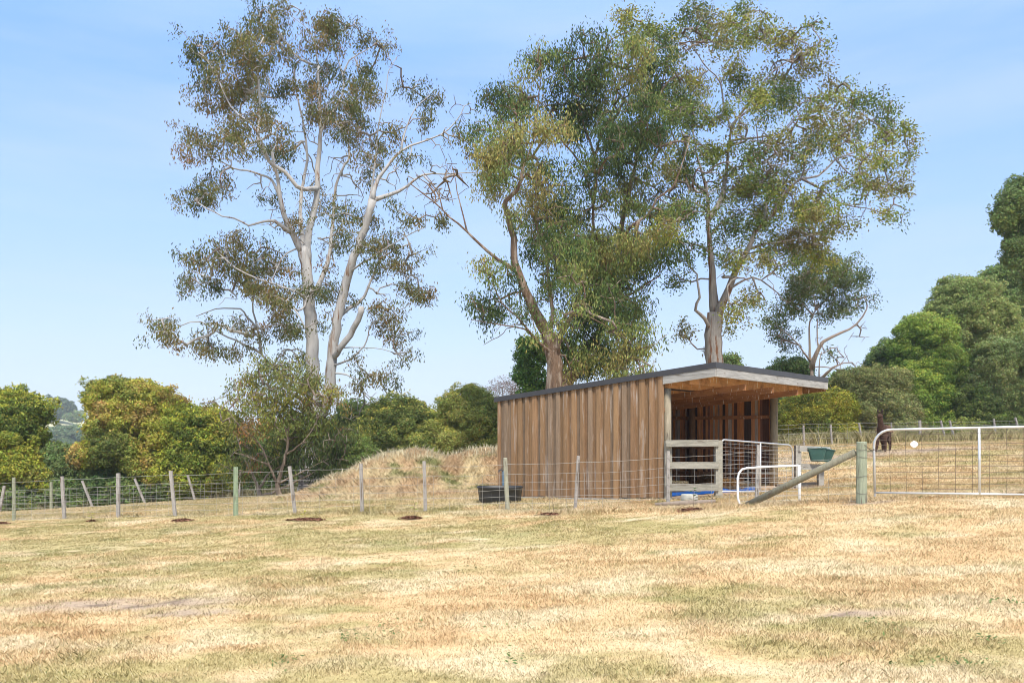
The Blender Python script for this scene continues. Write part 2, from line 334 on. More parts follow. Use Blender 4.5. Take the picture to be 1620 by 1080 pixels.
# ------------------------------------------------------------------ leaves
def leaf_mesh(cen, m, spread, L, W, droop, cols, jit=0.25, zs=1.0):
    """m leaves around every centre; cols is one colour per centre"""
    n = len(cen)*m; c = np.repeat(cen, m, 0)
    p = c+R.normal(0, 1, (n, 3))*spread*np.array([1, 1, zs])
    d = R.normal(0, 1, (n, 3)); d /= np.linalg.norm(d, axis=1)[:, None]; d = d*(1-droop); d[:, 2] -= droop; d /= np.linalg.norm(d, axis=1)[:, None]
    s = np.cross(d, R.normal(0, 1, (n, 3))); s /= np.linalg.norm(s, axis=1)[:, None]
    l = (L*(0.6+0.8*R.random(n)))[:, None]; ww = (W*(0.6+0.8*R.random(n)))[:, None]
    V = np.stack([p, p+d*l*0.45+s*ww/2, p+d*l, p+d*l*0.45-s*ww/2], 1).reshape(-1, 3)
    fc = np.repeat(cols, m, 0)*(1-jit+2*jit*R.random(n))[:, None]*(1+0.12*R.normal(0, 1, (n, 3))*np.array([1, .4, .6]))
    return V, np.arange(n*4).reshape(n, 4), np.clip(fc, 0.004, 1)
def pick(pal, p):
    """palette colour chosen by a spatial noise, so neighbouring sprays agree"""
    pal = np.asarray(pal, float); t = fbm(p[:, 0]*0.55+p[:, 1]*0.35, p[:, 2]*0.6+p[:, 1]*0.2, 55, 3)
    t = np.clip((t-0.34)/0.32+R.normal(0, 0.10, len(p)), 0, 0.999)*(len(pal)-1); i = t.astype(int); f = t-i
    return lerp(pal[i], pal[np.minimum(i+1, len(pal)-1)], f)

# ------------------------------------------------------------------ gum trees: traced main limbs, grown twigs, hanging leaves
def gum(name, label, D, limbs, blobs, bark, barkcol, pal, dens=1.0, leaves=22, L=0.17, W=0.042, droop=0.6, spread=0.26, twigcol=(0.20, 0.16, 0.13), dead=(), group=None, step=0.35, depth=0.85, gate=0.0, clus=7, csz=1.1):
    pts, par, rad, seg = [], [], [], []
    base = P(limbs[0][0][0][0], 690, D); base[2] = g1(base[0], D)
    tr = MB()
    for (pl, r0, r1) in limbs:
        W3 = np.array([P(q[0], q[1], D+(q[2] if len(q) > 2 else 0)) for q in pl])
        if pl is limbs[0][0]: W3[0] = base-np.array([0, 0, .25])
        if len(pts):                                  # start inside the nearest limb already built
            dd = np.linalg.norm(np.array(pts)-W3[0], axis=1); j = int(dd.argmin())
            if dd[j] < 3.5: W3[0] = pts[j]
        # resample with a Catmull-Rom curve and a little wander
        Q = np.vstack([2*W3[0]-W3[1], W3, 2*W3[-1]-W3[-2]]); o = []
        for i in range(1, len(Q)-2):
            m = max(2, int(np.linalg.norm(Q[i+1]-Q[i])/step))
            for t in np.arange(m)/m:
                a, b, c, d = Q[i-1], Q[i], Q[i+1], Q[i+2]
                o.append(0.5*((2*b)+(c-a)*t+(2*a-5*b+4*c-d)*t*t+(3*b-a-3*c+d)*t**3))
        o.append(W3[-1]); o = np.array(o); wob = R.normal(0, 0.03, o.shape); wob[0] = 0; o = o+wob*min(1, 6*r1+.3)
        rr = r0*(r1/r0)**(np.linspace(0, 1, len(o))**0.9)
        if pl is limbs[0][0]: rr[:3] *= np.array([1.5, 1.25, 1.1])[:len(rr[:3])]
        bc = np.array(barkcol)
        tr.tube(o, rr, 12 if r0 > .12 else 8, tuple(bc), rough=0.16)
        for i in range(1 if len(pts) else 0, len(o)): pts.append(o[i]); rad.append(rr[i])
    S = np.array(pts); srad = np.array(rad)
    # crown points
    T, lf = [], []
    scale = D/F
    for k_, (bl, leafy) in enumerate([(b, True) for b in blobs]+[(b, False) for b in dead]):
        cx, cy, rx, ry = bl[:4]; dn = bl[4] if len(bl) > 4 else 1.0
        n = max(4, int(rx*ry*0.042*dens*dn*(1.0 if leafy else 0.8)*(D/36)**2))
        c0 = P(cx, cy, D); dS = S-c0; dS[:, 1] *= 0.25; j = int(np.linalg.norm(dS, axis=1).argmin())
        off = bl[5] if len(bl) > 5 else np.clip((S[j, 1]-D)*0.8+R.normal(0, 1.3), -4.5, 4.5)*depth
        c = P(cx, cy, D+off); nc = max(2, int(n/clus)); q = R.normal(0, 1, (nc, 3)); q /= np.linalg.norm(q, axis=1)[:, None]; q *= (0.30+0.72*R.random(nc)**0.5)[:, None]
        q = c+q*np.array([rx*scale, (rx+ry)*0.5*scale*1.1, ry*scale])
        if leafy: q = q[R.integers(0, nc, n)]+R.normal(0, 1, (n, 3))*np.array([.27, .27, .17])*csz
        else: q = q[R.integers(0, nc, n)]+R.normal(0, .3, (n, 3))
        if gate > 0 and leafy:
            f = fbm(q[:, 0]*1.5+q[:, 1]*.8, q[:, 2]*1.5+q[:, 1]*.5, 31+k_, 2); q = q[f > gate]
        T.append(q); lf += [leafy]*len(q)
    T = np.concatenate(T); lf = np.array(lf)
    ns = len(S); nT = len(T); ok = srad < 10
    # greedy spanning tree with a path-length penalty
    allp = np.vstack([S, T]); plen = np.zeros(ns+nT)
    cost = np.full(nT, 1e9); who = np.zeros(nT, int)
    for j in range(nT):
        d = np.linalg.norm(S-T[j], axis=1)+srad*1.2; i = int(d.argmin()); cost[j] = d[i]; who[j] = i
    done = np.zeros(nT, bool); parent = np.full(ns+nT, -1); order = []
    eff = cost.copy(); bf = 0.32
    for _ in range(nT):
        j = int(np.where(done, 1e9, eff).argmin()); done[j] = True; parent[ns+j] = who[j]; order.append(j)
        plen[ns+j] = plen[who[j]]+np.linalg.norm(allp[who[j]]-T[j])
        d = np.linalg.norm(T-T[j], axis=1); e = d+bf*plen[ns+j]*0.5
        up = (e < eff) & ~done; eff[up] = e[up]; who[up] = ns+j
    wgt = np.ones(ns+nT)
    for j in reversed(order):
        p = parent[ns+j]
        if p >= ns: wgt[p] += wgt[ns+j]
    rt = 0.0105
    def rr_(i): return min(rt*wgt[i]**0.47, 0.12)
    kids = {}
    for j in order: kids.setdefault(parent[ns+j], []).append(ns+j)
    stack = []
    for s_ in range(ns):
        for k_ in kids.get(s_, []): stack.append((s_, k_))
    while stack:
        p, c = stack.pop(); ch = [p, c]
        while True:
            ks = kids.get(ch[-1], [])
            if not ks: break
            ks = sorted(ks, key=lambda q: -wgt[q])
            for q in ks[1:]: stack.append((ch[-1], q))
            ch.append(ks[0])
        pp, rr = [], []
        for a in range(len(ch)):
            r_ = rr_(ch[a]) if ch[a] >= ns else min(rr_(ch[1])*1.15, srad[ch[a]]*0.8)
            if a:
                A_, B_ = allp[ch[a-1]], allp[ch[a]]; l = np.linalg.norm(B_-A_); m = min(4, int(l/0.45))
                for q in range(1, m+1):
                    t = q/(m+1); pp.append(A_*(1-t)+B_*t+R.normal(0, 0.055*l/(m+1)+.015, 3)+np.array([0, 0, 0.05*l*math.sin(math.pi*t)])); rr.append(rr[0]*(1-t)+r_*t if False else (r_+rr[-1])/2)
            pp.append(allp[ch[a]]); rr.append(r_)
        big = rr[0]; c = np.array(barkcol) if big > 0.035 else np.array(twigcol)*0.55+np.array(barkcol)*0.45 if big > .016 else np.array(twigcol)
        tr.tube(pp, rr, 5 if big > 0.03 else 4 if big > .018 else 3, tuple(c), cap=False)
    root = thing(name, label, 'tree', base, group)
    tr.build('trunk', bark, root, smooth=True)
    Cn = T[lf]; tipw = wgt[ns:][lf]; Cn = Cn[tipw < 9]
    col = pick(pal, Cn)*1.35
    V, Fq, fc = leaf_mesh(Cn-np.array([0, 0, 0.08]), leaves, spread, L, W, droop, col, 0.3)
    obj('crown', V, Fq, M['leaf'], root, fc)
    return root

T1_limbs = [
 ([(488,760),(489,700),(494,640),(496,575),(490,478),(484,420),(478,392)],.42,.25),
 ([(495,690),(508,655,-.3),(521,616,-.5),(524,565,-.6),(531,520,-.7),(540,478,-.8),(552,433,-1),(566,392,-1.2),(580,350,-1.4),(590,318,-1.5)],.31,.16),
 ([(484,420),(487,375,.3),(497,332,.5),(502,297,.5),(503,256,.6),(507,207,.5),(505,160,.5),(503,104,.6)],.21,.06),
 ([(478,400),(462,371,-.5),(450,340,-.8),(441,300,-1),(438,277,-1),(430,240,-1.3)],.17,.06),
 ([(502,297),(485,300,-.5),(469,294,-1),(450,272,-1.3),(427,256,-1.5),(409,225,-1.6),(410,173,-1.5),(408,121,-1.4),(386,69,-1.3)],.13,.035),
 ([(427,256,-1.5),(407,210,-2),(390,190,-2),(365,169,-2),(334,104,-2),(313,83,-2)],.06,.02),
 ([(462,366,-.5),(440,353,-1),(427,349,-1.2),(410,352,-1.5),(393,356,-1.5),(370,345,-1.7),(351,342,-2),(313,321,-2.2)],.10,.025),
 ([(441,308,-1),(430,285,-1),(413,277,-1),(390,270,-1),(369,266,-.8),(340,250,-.6),(317,242,-.5)],.07,.02),
 ([(482,400),(476,350,1),(476,311,1.3),(486,252,1.6),(480,200,1.8),(470,150,1.8)],.15,.04),
 ([(488,640),(460,620,.5),(440,590,.8),(413,560,1),(386,544,1),(348,527,1),(317,509,1),(285,515,1)],.12,.025),
 ([(413,560,1),(407,520,.8),(390,500,.7),(379,489,.6),(341,489,.3),(310,500,.2)],.08,.02),
 ([(500,480),(470,462,-1.2),(445,454,-1.6),(407,440,-2),(375,425,-2),(345,400,-2)],.07,.02),
 ([(407,520,.8),(400,480,.6),(410,440,.5),(400,410,.5)],.05,.02),
 ([(493,470),(507,444,.5),(521,406,.8),(524,375,1),(528,332,1.2),(531,294,1.3),(545,262,1.3),(552,249,1.3),(547,214,1.3),(530,195,1.3)],.14,.035),
 ([(507,207,.5),(525,180,.8),(541,152,1),(543,121,1),(535,95,1),(528,69,1),(524,35,1)],.08,.02),
 ([(543,121,1),(552,97,1.2),(570,85,1.2),(586,76,1.2)],.045,.02),
 ([(503,104,.6),(475,95,.4),(462,80,.2),(445,55,0),(434,31,0),(420,15,0)],.06,.015),
 ([(503,104,.6),(500,80,.6),(490,50,.6),(455,20,.4)],.04,.015),
 ([(590,318,-1.5),(593,294,-1.5),(611,266,-1.5),(635,238,-1.5),(666,225,-1.5),(697,214,-1.5),(721,193,-1.5),(735,169,-1.5),(745,163,-1.5)],.13,.014),
 ([(590,318,-1.5),(617,308,-1),(645,294,-.5),(669,277,0),(704,275,0),(752,273,0)],.12,.02),
 ([(578,357,-1.3),(586,310,-.6),(592,270,-.2),(600,194,0),(611,138,0),(614,114,0),(628,90,0)],.10,.014),
 ([(524,565,-.6),(538,551,-1.2),(559,520,-1.6),(567,505,-1.8),(573,486,-2)],.15,.13),
 ([(533,500,-.7),(552,487,-.3),(570,478,0),(583,454,0),(590,435,0),(600,412,0),(625,395,0),(650,385,0)],.11,.03),
 ([(533,585,-.6),(545,572,-1),(559,565,-1.2),(576,547,-1.4),(582,530,-1.5),(586,516,-1.6),(600,505,-1.6),(615,497,-1.6)],.055,.018),
 ([(530,555,-.6),(555,550,-1.2),(590,550,-1.5),(617,556,-1.6)],.035,.015),
 ([(533,592,-.5),(548,592,-.8),(560,599,-1),(575,600,-1),(600,592,-1),(622,590,-1)],.05,.015),
 ([(552,433,-1),(575,415,-1.6),(600,400,-1.9),(630,380,-2),(670,360,-2)],.05,.018),
 ([(478,392),(455,400,-.5),(440,420,-.9),(425,455,-1.1)],.05,.02),
 ([(635,238,-1.5),(640,210,-1.3),(655,175,-1.2),(680,150,-1)],.05,.015),
 ([(669,277,0),(690,300,0),(710,318,.3)],.04,.02),
]
T1_blobs = [(480,190,150,150,.10),(520,400,140,110,.10),(420,130,110,100,.10),(590,200,70,90,.12),(470,500,80,60,.12),(330,75,34,22),(385,62,34,26),(418,32,22,26),(440,62,22,20),(405,98,34,20),(350,125,24,28),(322,170,12,13),(392,132,30,18),(300,137,12,8,.7),(362,150,22,16),(455,14,20,13,.8),(500,34,32,16),(545,40,38,18),(590,66,22,18),(520,66,26,14),(460,84,18,14),(478,130,34,18),(502,172,34,20),(545,185,42,24),(578,212,28,18),(560,120,28,16),(592,136,22,16),(440,142,20,14),(432,200,22,14),(300,215,20,12),(322,242,28,16),(375,226,24,16),(430,236,20,14),(298,302,24,16),(332,310,28,14),(352,290,16,12),(650,140,26,12,.7),(690,152,22,14,.7),(660,182,22,14,.6),(620,200,24,14,.6),(640,240,26,14,.4),(712,216,24,12,.5),(738,240,18,14,.4),
 (380,390,28,16),(345,408,30,22),(308,410,24,14),(286,448,14,14),(402,412,28,18),(440,400,24,16,.8),(330,450,28,18),(380,442,28,20),(420,452,28,20),(440,490,28,18),(250,518,20,14),(276,530,24,14),(320,540,24,14),(330,562,12,10),(380,555,20,12),(402,520,24,18),(450,520,24,18),(460,560,20,14),(470,440,15,22,.6),(560,340,28,16,.6),(600,340,28,16,.6),(640,340,28,14,.6),(680,345,24,14,.6),(640,400,30,16,.7),(664,458,24,14),(645,440,22,14,.8),(610,492,24,18),(630,520,14,18),(632,552,12,12),(592,590,24,10,.9),(622,596,15,10,.8),(545,600,10,14,.7),(600,380,28,18,.6),(540,462,10,12),(520,430,14,16,.5),(556,660,14,16,.5),(500,375,16,12,.4),(590,425,20,14,.5),(540,380,20,14,.4),(570,560,14,10,.4),(350,505,20,14,.5)]
gum('white_gum_tree', 'tall white-trunked gum tree with sparse bronze foliage, left of the shed', 38, T1_limbs, T1_blobs, M['gum'], (0.40, 0.385, 0.37),
    [(0.06,0.072,0.026),(0.09,0.098,0.032),(0.125,0.12,0.038),(0.145,0.115,0.04),(0.10,0.105,0.034),(0.185,0.12,0.05),(0.085,0.092,0.03)],
    dens=1.35, leaves=44, L=.15, W=.05, spread=.17, clus=6, csz=1.15, dead=[(520,250,50,45,.5),(600,250,40,40,.5),(560,400,35,45,.5),(450,350,40,30,.5),(530,330,40,40,.5),(690,250,40,25,.7),(640,290,40,20,.6),(560,300,40,30,.5),(480,230,50,40,.4),(380,280,50,25,.5),(620,110,14,22,.8),(740,195,14,22,.8),(600,455,35,25,.5),(560,620,12,16,1.2),(585,625,12,14,.8),(470,320,40,30,.4),(350,165,25,12,.5),(340,505,40,20,.4),(700,300,30,20,.8)])

T2_limbs = [
 ([(877,760),(877,620),(876,576),(873,549),(868,531)],.38,.30),
 ([(868,531),(845,493,-.4),(828,452,-.6),(814,414,-.8),(812,376,-.8),(800,331,-.8),(801,318,-.8),(817,301,-.9),(828,266,-1),(823,232,-1),(815,200,-1)],.26,.055),
 ([(816,430,-.8),(803,420,-1),(772,397,-1.2),(738,366,-1.3),(700,331,-1.4),(672,308,-1.5),(648,290,-1.5)],.10,.02),
 ([(738,366,-1.3),(728,325,-1.3),(721,283,-1.3),(715,262,-1.3)],.04,.012),
 ([(873,540),(874,493,.3),(869,445,.4),(862,400,.5),(852,369,.5),(848,320,.5),(850,270,.5)],.11,.03),
 ([(880,545),(905,500,.6),(925,440,.8),(937,390,.9),(938,346,1),(938,321,1),(925,276,1),(907,242,1),(887,221,1),(870,180,1)],.15,.03),
 ([(938,325,1),(942,297,1.2),(942,249,1.3),(950,215,1.3),(963,193,1.4),(973,159,1.4),(985,110,1.4)],.09,.025),
 ([(885,625,.6),(905,590,1.1),(932,549,1.6),(949,525,1.8),(962,480,2),(972,430,2),(980,380,2),(987,339,2),(996,300,2),(1004,263,2),(1014,207,2),(1014,138,2),(1005,90,2)],.36,.035),
 ([(955,500,1.9),(970,476,1.2),(1004,462,.8),(1021,449,.5),(1045,435,.3)],.10,.025),
 ([(975,420,2),(985,385,1),(997,359,0),(1025,341,-.3),(1039,314,-.4),(1063,297,-.5),(1080,256,-.5),(1090,225,-.5)],.13,.02),
 ([(866,560),(852,542,-.6),(831,521,-1),(793,514,-1.2),(745,506,-1.3)],.08,.015),
 ([(845,535,-.7),(817,500,-1.3),(795,480,-1.5),(780,450,-1.6)],.05,.018),
 ([(877,575),(885,545,-.5),(887,520,-1),(895,495,-1.2),(915,495,-1.5),(950,510,-2),(985,530,-2.2)],.09,.018),
 ([(942,249,1.3),(925,200,.8),(915,150,.5),(930,100,.4)],.05,.02),
 ([(1014,207,2),(1035,170,1.6),(1055,130,1.3),(1080,115,1.2)],.05,.02),
 ([(828,266,-1),(845,220,-.6),(850,180,-.4),(855,120,-.4)],.05,.02),
 ([(985,530,-2),(1000,545,-2)],.03,.015),
 ([(700,331,-1.4),(690,300,-1.4),(668,270,-1.4)],.03,.012),
]
T2_blobs = [(950,572,50,24,1.1),(985,595,34,14,.9),(905,560,24,30,.7),(925,500,34,34,.8),(920,260,120,170,.12),(900,470,95,80,.18),(1040,320,60,110,.2),(1000,450,50,60,.3),(880,330,60,60,.25),(945,300,50,60,.25),(910,560,50,30,.4),(788,168,24,24),(775,218,28,34),(820,158,28,28),(800,250,38,34),(835,200,38,28),(860,102,30,22),(850,260,24,24),(780,292,24,18),(900,112,28,28),(930,82,22,20),(945,115,28,30),(890,180,28,24),(905,212,20,22),(980,140,28,24),(1000,78,28,20),(1030,98,26,22),(1010,160,24,24),(980,205,24,24),(955,180,22,22,.7),(985,240,24,24),(1040,150,28,28),(1078,122,28,18),(1098,160,22,22,.8),(1020,215,24,30),(930,150,28,28),(945,250,18,18,.6),(990,278,22,28),(1040,225,24,18,.7),(868,335,28,24),(848,320,18,24,.8),(878,385,22,22),(900,400,38,34,1.3),(942,405,42,38,1.3),(982,400,34,34,1.2),(1020,380,34,30),(1050,390,24,24),(940,452,42,24,1.2),(985,440,30,24),(960,482,34,28),(1000,500,36,24),(1012,540,28,24),(990,562,28,18),(952,562,34,16),(930,590,26,12),(890,435,22,20),(790,430,24,16),(768,484,20,16),(800,482,20,14),(845,400,16,24,.8),(862,445,14,20,.6),(1040,345,24,18),(870,300,26,18,.7),(925,345,28,14,.6),(755,490,12,10),(1015,585,16,12,.7),(905,330,20,14,.5),(825,290,20,16,.5),(815,350,16,20,.35)]
gum('weeping_gum_tree', 'brown-barked gum with dense drooping green foliage rising behind the shed', 33, T2_limbs, T2_blobs, M['brown_bark'], (0.20, 0.13, 0.085),
    [(0.045,0.07,0.022),(0.07,0.10,0.03),(0.10,0.135,0.038),(0.14,0.17,0.048),(0.18,0.195,0.055),(0.23,0.21,0.07)],
    dens=2.1, leaves=42, L=.15, W=.048, droop=.65, spread=.19, clus=9, csz=1.25, dead=[(700,300,45,30,.5),(950,510,45,20,.6),(720,275,12,22,.6),(900,520,20,30,.5),(1000,310,60,25,.4),(790,520,30,14,.3)])

T3_limbs = [
 ([(1130,760),(1130,640),(1129,572),(1128,530),(1131,495)],.42,.33),
 ([(1129,500),(1128,466),(1125,414),(1120,362),(1120,321),(1116,290,-.2),(1108,266,-.4),(1101,242,-.5),(1097,214,-.6),(1092,180,-.6)],.24,.03),
 ([(1120,340),(1129,335,.2),(1142,311,.4),(1149,270,.5),(1153,228,.6),(1156,204,.6),(1145,169,.7),(1141,131,.7),(1122,111,.7),(1104,86,.7),(1080,45,.7)],.15,.018),
 ([(1156,204,.6),(1167,187,.5),(1191,155,.2),(1218,118,0),(1245,98,0),(1267,80,0)],.08,.018),
 ([(1153,226,.6),(1164,221,.8),(1198,218,1.1),(1236,211,1.3),(1254,194,1.3),(1281,176,1.3),(1320,150,1.3)],.08,.016),
 ([(1133,505),(1146,473,-.4),(1167,424,-.8),(1184,393,-1),(1194,369,-1.1),(1210,350,-1.2),(1222,339,-1.2),(1243,304,-1.4),(1267,283,-1.5),(1295,278,-1.5),(1323,252,-1.5),(1361,238,-1.5),(1402,218,-1.5),(1418,195,-1.5)],.23,.02),
 ([(1210,345,-1.2),(1216,300,-.8),(1240,252,-.5),(1229,228,-.4),(1245,200,-.3),(1285,160,-.2)],.08,.018),
 ([(1267,283,-1.5),(1300,300,-1.8),(1330,322,-2),(1370,330,-2),(1405,338,-2)],.06,.015),
 ([(1118,520),(1115,504,-.4),(1100,490,-.7),(1106,470,-.9),(1104,452,-1),(1102,435,-1),(1090,420,-1)],.09,.03),
 ([(1120,335),(1100,322,-.3),(1070,315,-.6),(1045,308,-.8)],.07,.018),
 ([(1122,400),(1105,388,-.5),(1080,383,-1),(1045,365,-1.3),(1011,355,-1.5)],.055,.018),
 ([(1155,455,-.5),(1167,449,-.8),(1191,438,-1),(1218,452,-1.3),(1239,473,-1.5),(1250,478,-1.5)],.07,.018),
 ([(1191,438,-1),(1195,452,-1),(1200,462,-1)],.05,.03),
 ([(1141,131,.7),(1165,90,.7),(1180,50,.7),(1190,20,.7)],.035,.014),
 ([(1116,300,-.2),(1090,280,.4),(1075,240,.8),(1060,200,1),(1040,120,1),(1020,60,1),(1000,35,1)],.07,.015),
 ([(1149,270,.5),(1175,262,.9),(1205,270,1.2),(1240,280,1.3)],.05,.015),
 ([(1323,252,-1.5),(1350,280,-1.3),(1385,290,-1.2),(1415,310,-1.2)],.04,.014),
 ([(1184,393,-1),(1215,385,-.6),(1250,380,-.3),(1290,370,0)],.07,.018),
 ([(1120,380),(1145,350,.7),(1180,330,1.2),(1195,300,1.5)],.06,.018),
]
T3_blobs = [(1200,200,170,150,.12),(1150,330,120,100,.15),(1320,270,100,70,.15),(1100,150,80,110,.15),(1080,300,60,80,.2),(1050,110,40,60,.4),(990,30,28,14),(1030,36,24,14),(1000,58,24,12,.7),(1100,18,32,16),(1132,26,32,18),(1172,12,20,10,.8),(1150,42,28,16),(1200,45,28,14),(1222,62,32,16),(1265,70,20,20),(1185,64,22,14,.7),(1170,120,28,18),(1200,160,24,18),(1240,112,32,18),(1230,142,28,18),(1290,95,14,14),(1250,162,24,14,.8),(1290,178,28,16,.8),(1330,150,20,14),(1310,140,16,12,.8),(1365,160,28,10),(1405,165,14,12),(1400,200,28,16),(1430,200,18,14),(1438,240,12,12),(1420,290,14,18),(1410,332,14,14),(1370,300,28,16,.7),(1340,230,24,14),(1320,200,22,14,.7),(1290,220,24,18),(1200,240,24,18,.9),(1180,212,18,12,.6),(1260,250,20,14,.8),(1230,290,28,18,1.2),(1190,292,24,22),(1160,290,20,18),(1260,322,34,18,1.3),(1300,330,28,18),(1330,350,24,14),(1210,340,24,18,1.2),(1190,355,24,14),(1160,360,24,18),(1230,382,38,18,1.4),(1270,380,30,16,1.3),(1100,190,24,18,.8),(1075,240,18,18,.6),(1070,330,24,14),(1060,362,20,14),(1090,400,18,18),(1068,450,14,14),(1084,520,13,13),(1182,490,20,14),(1195,465,20,12),(1155,512,7,14,.6),(1110,132,20,14,.6),(1130,182,18,12,.7),(1340,290,24,16,.7),(1380,262,24,14,.7),(1180,405,22,14,.9),(1225,415,24,14,1.1),(1145,390,16,12,.6),(1090,60,20,14,.7),(1060,60,20,12,.7),(1240,215,22,14,.6),(1120,560,8,10,.5),(1290,400,22,14,1.1),(1150,150,14,10,.5)]
gum('peeling_gum_tree', 'tall gum with red-brown peeling trunk and open light green crown behind the shed roof corner', 35, T3_limbs, T3_blobs, M['peel_bark'], (0.28, 0.255, 0.23),
    [(0.075,0.105,0.032),(0.11,0.145,0.038),(0.15,0.18,0.042),(0.20,0.22,0.045),(0.25,0.24,0.05),(0.15,0.14,0.05)],
    dens=1.7, leaves=42, L=.135, W=.056, droop=.4, spread=.16, clus=6, csz=1.1, dead=[(1180,200,60,30,.4),(1330,280,50,30,.5),(1240,240,40,30,.4),(1100,300,40,40,.5),(1300,190,60,25,.4),(1180,440,30,16,.5),(1240,455,20,10,.6),(1060,290,30,20,.5)])

T4_limbs = [
 ([(1287,720),(1285,600),(1281,561),(1281,509),(1290,490),(1286,460),(1280,430)],.34,.02),
 ([(1287,585),(1290,561,-.4),(1302,540,-.6),(1330,527,-.8),(1354,513,-.9),(1371,489,-1),(1371,478,-1)],.17,.03),
 ([(1281,571),(1264,547,-.5),(1247,530,-.7),(1235,520,-.7)],.06,.02),
 ([(1290,490),(1310,470,.5),(1330,450,.6),(1340,430,.6)],.08,.02),
 ([(1281,500),(1270,480,.4),(1262,460,.5)],.06,.02),
 ([(1286,605),(1296,601,-.7),(1308,590,-1.2),(1316,583,-1.4),(1326,577,-1.5)],.13,.05),
 ([(1294,555,-.3),(1292,530,-.2),(1294,505,0)],.05,.03),
 ([(1298,600,-.6),(1297,570,-.8),(1300,556,-.9)],.045,.02),
]
T4_blobs = [(1290,410,28,16),(1330,420,24,14),(1310,440,34,20,1.3),(1350,450,20,20),(1280,440,28,22,1.3),(1260,478,20,20,1.2),(1228,520,18,14),(1225,503,12,10),(1250,528,13,14),(1330,480,26,18,.8),(1300,500,15,13,.8),(1362,470,10,14,.8),(1290,465,24,16),(1318,560,12,10,.2)]
gum('small_gum_tree', 'small gum with a snapped grey limb, past the low end of the shed roof', 44, T4_limbs, T4_blobs, M['brown_bark'], (0.31, 0.25, 0.21),
    [(0.06,0.09,0.035),(0.09,0.12,0.04),(0.12,0.15,0.05),(0.08,0.10,0.04)], dens=1.6, leaves=42, L=.15, W=.056, spread=.18, clus=5, droop=.5, dead=[(1340,560,20,18,.6),(1350,515,26,18,.5),(1310,540,18,20,.4)])

# young gum with yellow and red tips, in front of the white gum
T5_limbs = [
 ([(445,790),(440,765),(452,720),(455,690),(440,650),(425,620)],.10,.025),
 ([(440,765),(425,735,-.3),(410,700,-.5),(385,680,-.6),(360,650,-.7)],.06,.015),
 ([(452,720),(478,700,-.4),(500,670,-.6),(515,630,-.7)],.045,.012),
 ([(440,765),(480,745,-.4),(520,725,-.5)],.05,.012),
 ([(455,690),(460,650,.3),(455,600,.4),(445,575,.4)],.05,.012),
 ([(425,735,-.3),(400,725,-.4),(370,715,-.5)],.04,.012)]
T5_blobs = [(440,575,26,16),(420,600,30,18),(465,600,26,18),(400,630,28,18),(445,630,30,20,1.2),(490,610,26,20),(510,650,24,20),(480,655,28,20,1.1),(370,620,16,14,.5),(350,640,14,14,.4),(380,665,24,16,.9),(420,670,28,18,1.1),(460,690,26,16,1.0),(500,690,22,18),(525,610,12,14,.7)]
gum('young_gum_tree', 'bushy young gum with yellow and red leaf tips in front of the white gum', 33, T5_limbs, T5_blobs, M['brown_bark'], (0.17, 0.13, 0.10),
    [(0.11,0.13,0.035),(0.16,0.17,0.04),(0.24,0.23,0.04),(0.10,0.11,0.035),(0.22,0.12,0.05),(0.15,0.15,0.04),(0.24,0.22,0.04),(0.14,0.15,0.045)], dens=2.9, leaves=30, L=.13, W=.046, droop=.6, spread=.15, clus=4, step=.25, depth=.5)
T6_limbs = [
 ([(412,800),(408,775),(398,745),(392,720)],.10,.04),
 ([(408,775),(430,745,.3),(455,735,.4),(480,725,.4)],.07,.02),
 ([(412,790),(450,770,-.3),(500,745,-.5),(530,725,-.5)],.07,.02),
 ([(398,745),(380,710,.2),(375,690,.2)],.05,.02)]
T6_blobs = [(385,700,22,22),(375,735,22,16),(410,715,24,18),(440,730,26,18,1.1),(470,720,24,18,1.1),(500,715,26,18,1.1),(525,700,24,18),(540,690,18,14),(520,735,20,12,.9),(485,745,22,10,.9),(420,750,22,10,.8),(545,720,16,14),(505,685,18,16)]
gum('red_tipped_shrub', 'low spreading shrub with narrow leaves and red blossom under the white gum', 34, T6_limbs, T6_blobs, M['brown_bark'], (0.26, 0.21, 0.17),
    [(0.05,0.07,0.025),(0.07,0.09,0.03),(0.10,0.12,0.035),(0.07,0.09,0.03),(0.09,0.11,0.035),(0.26,0.085,0.05)], dens=1.7, leaves=36, L=.16, W=.038, droop=.65, spread=.2, step=.25, depth=.5)['category'] = 'shrub'

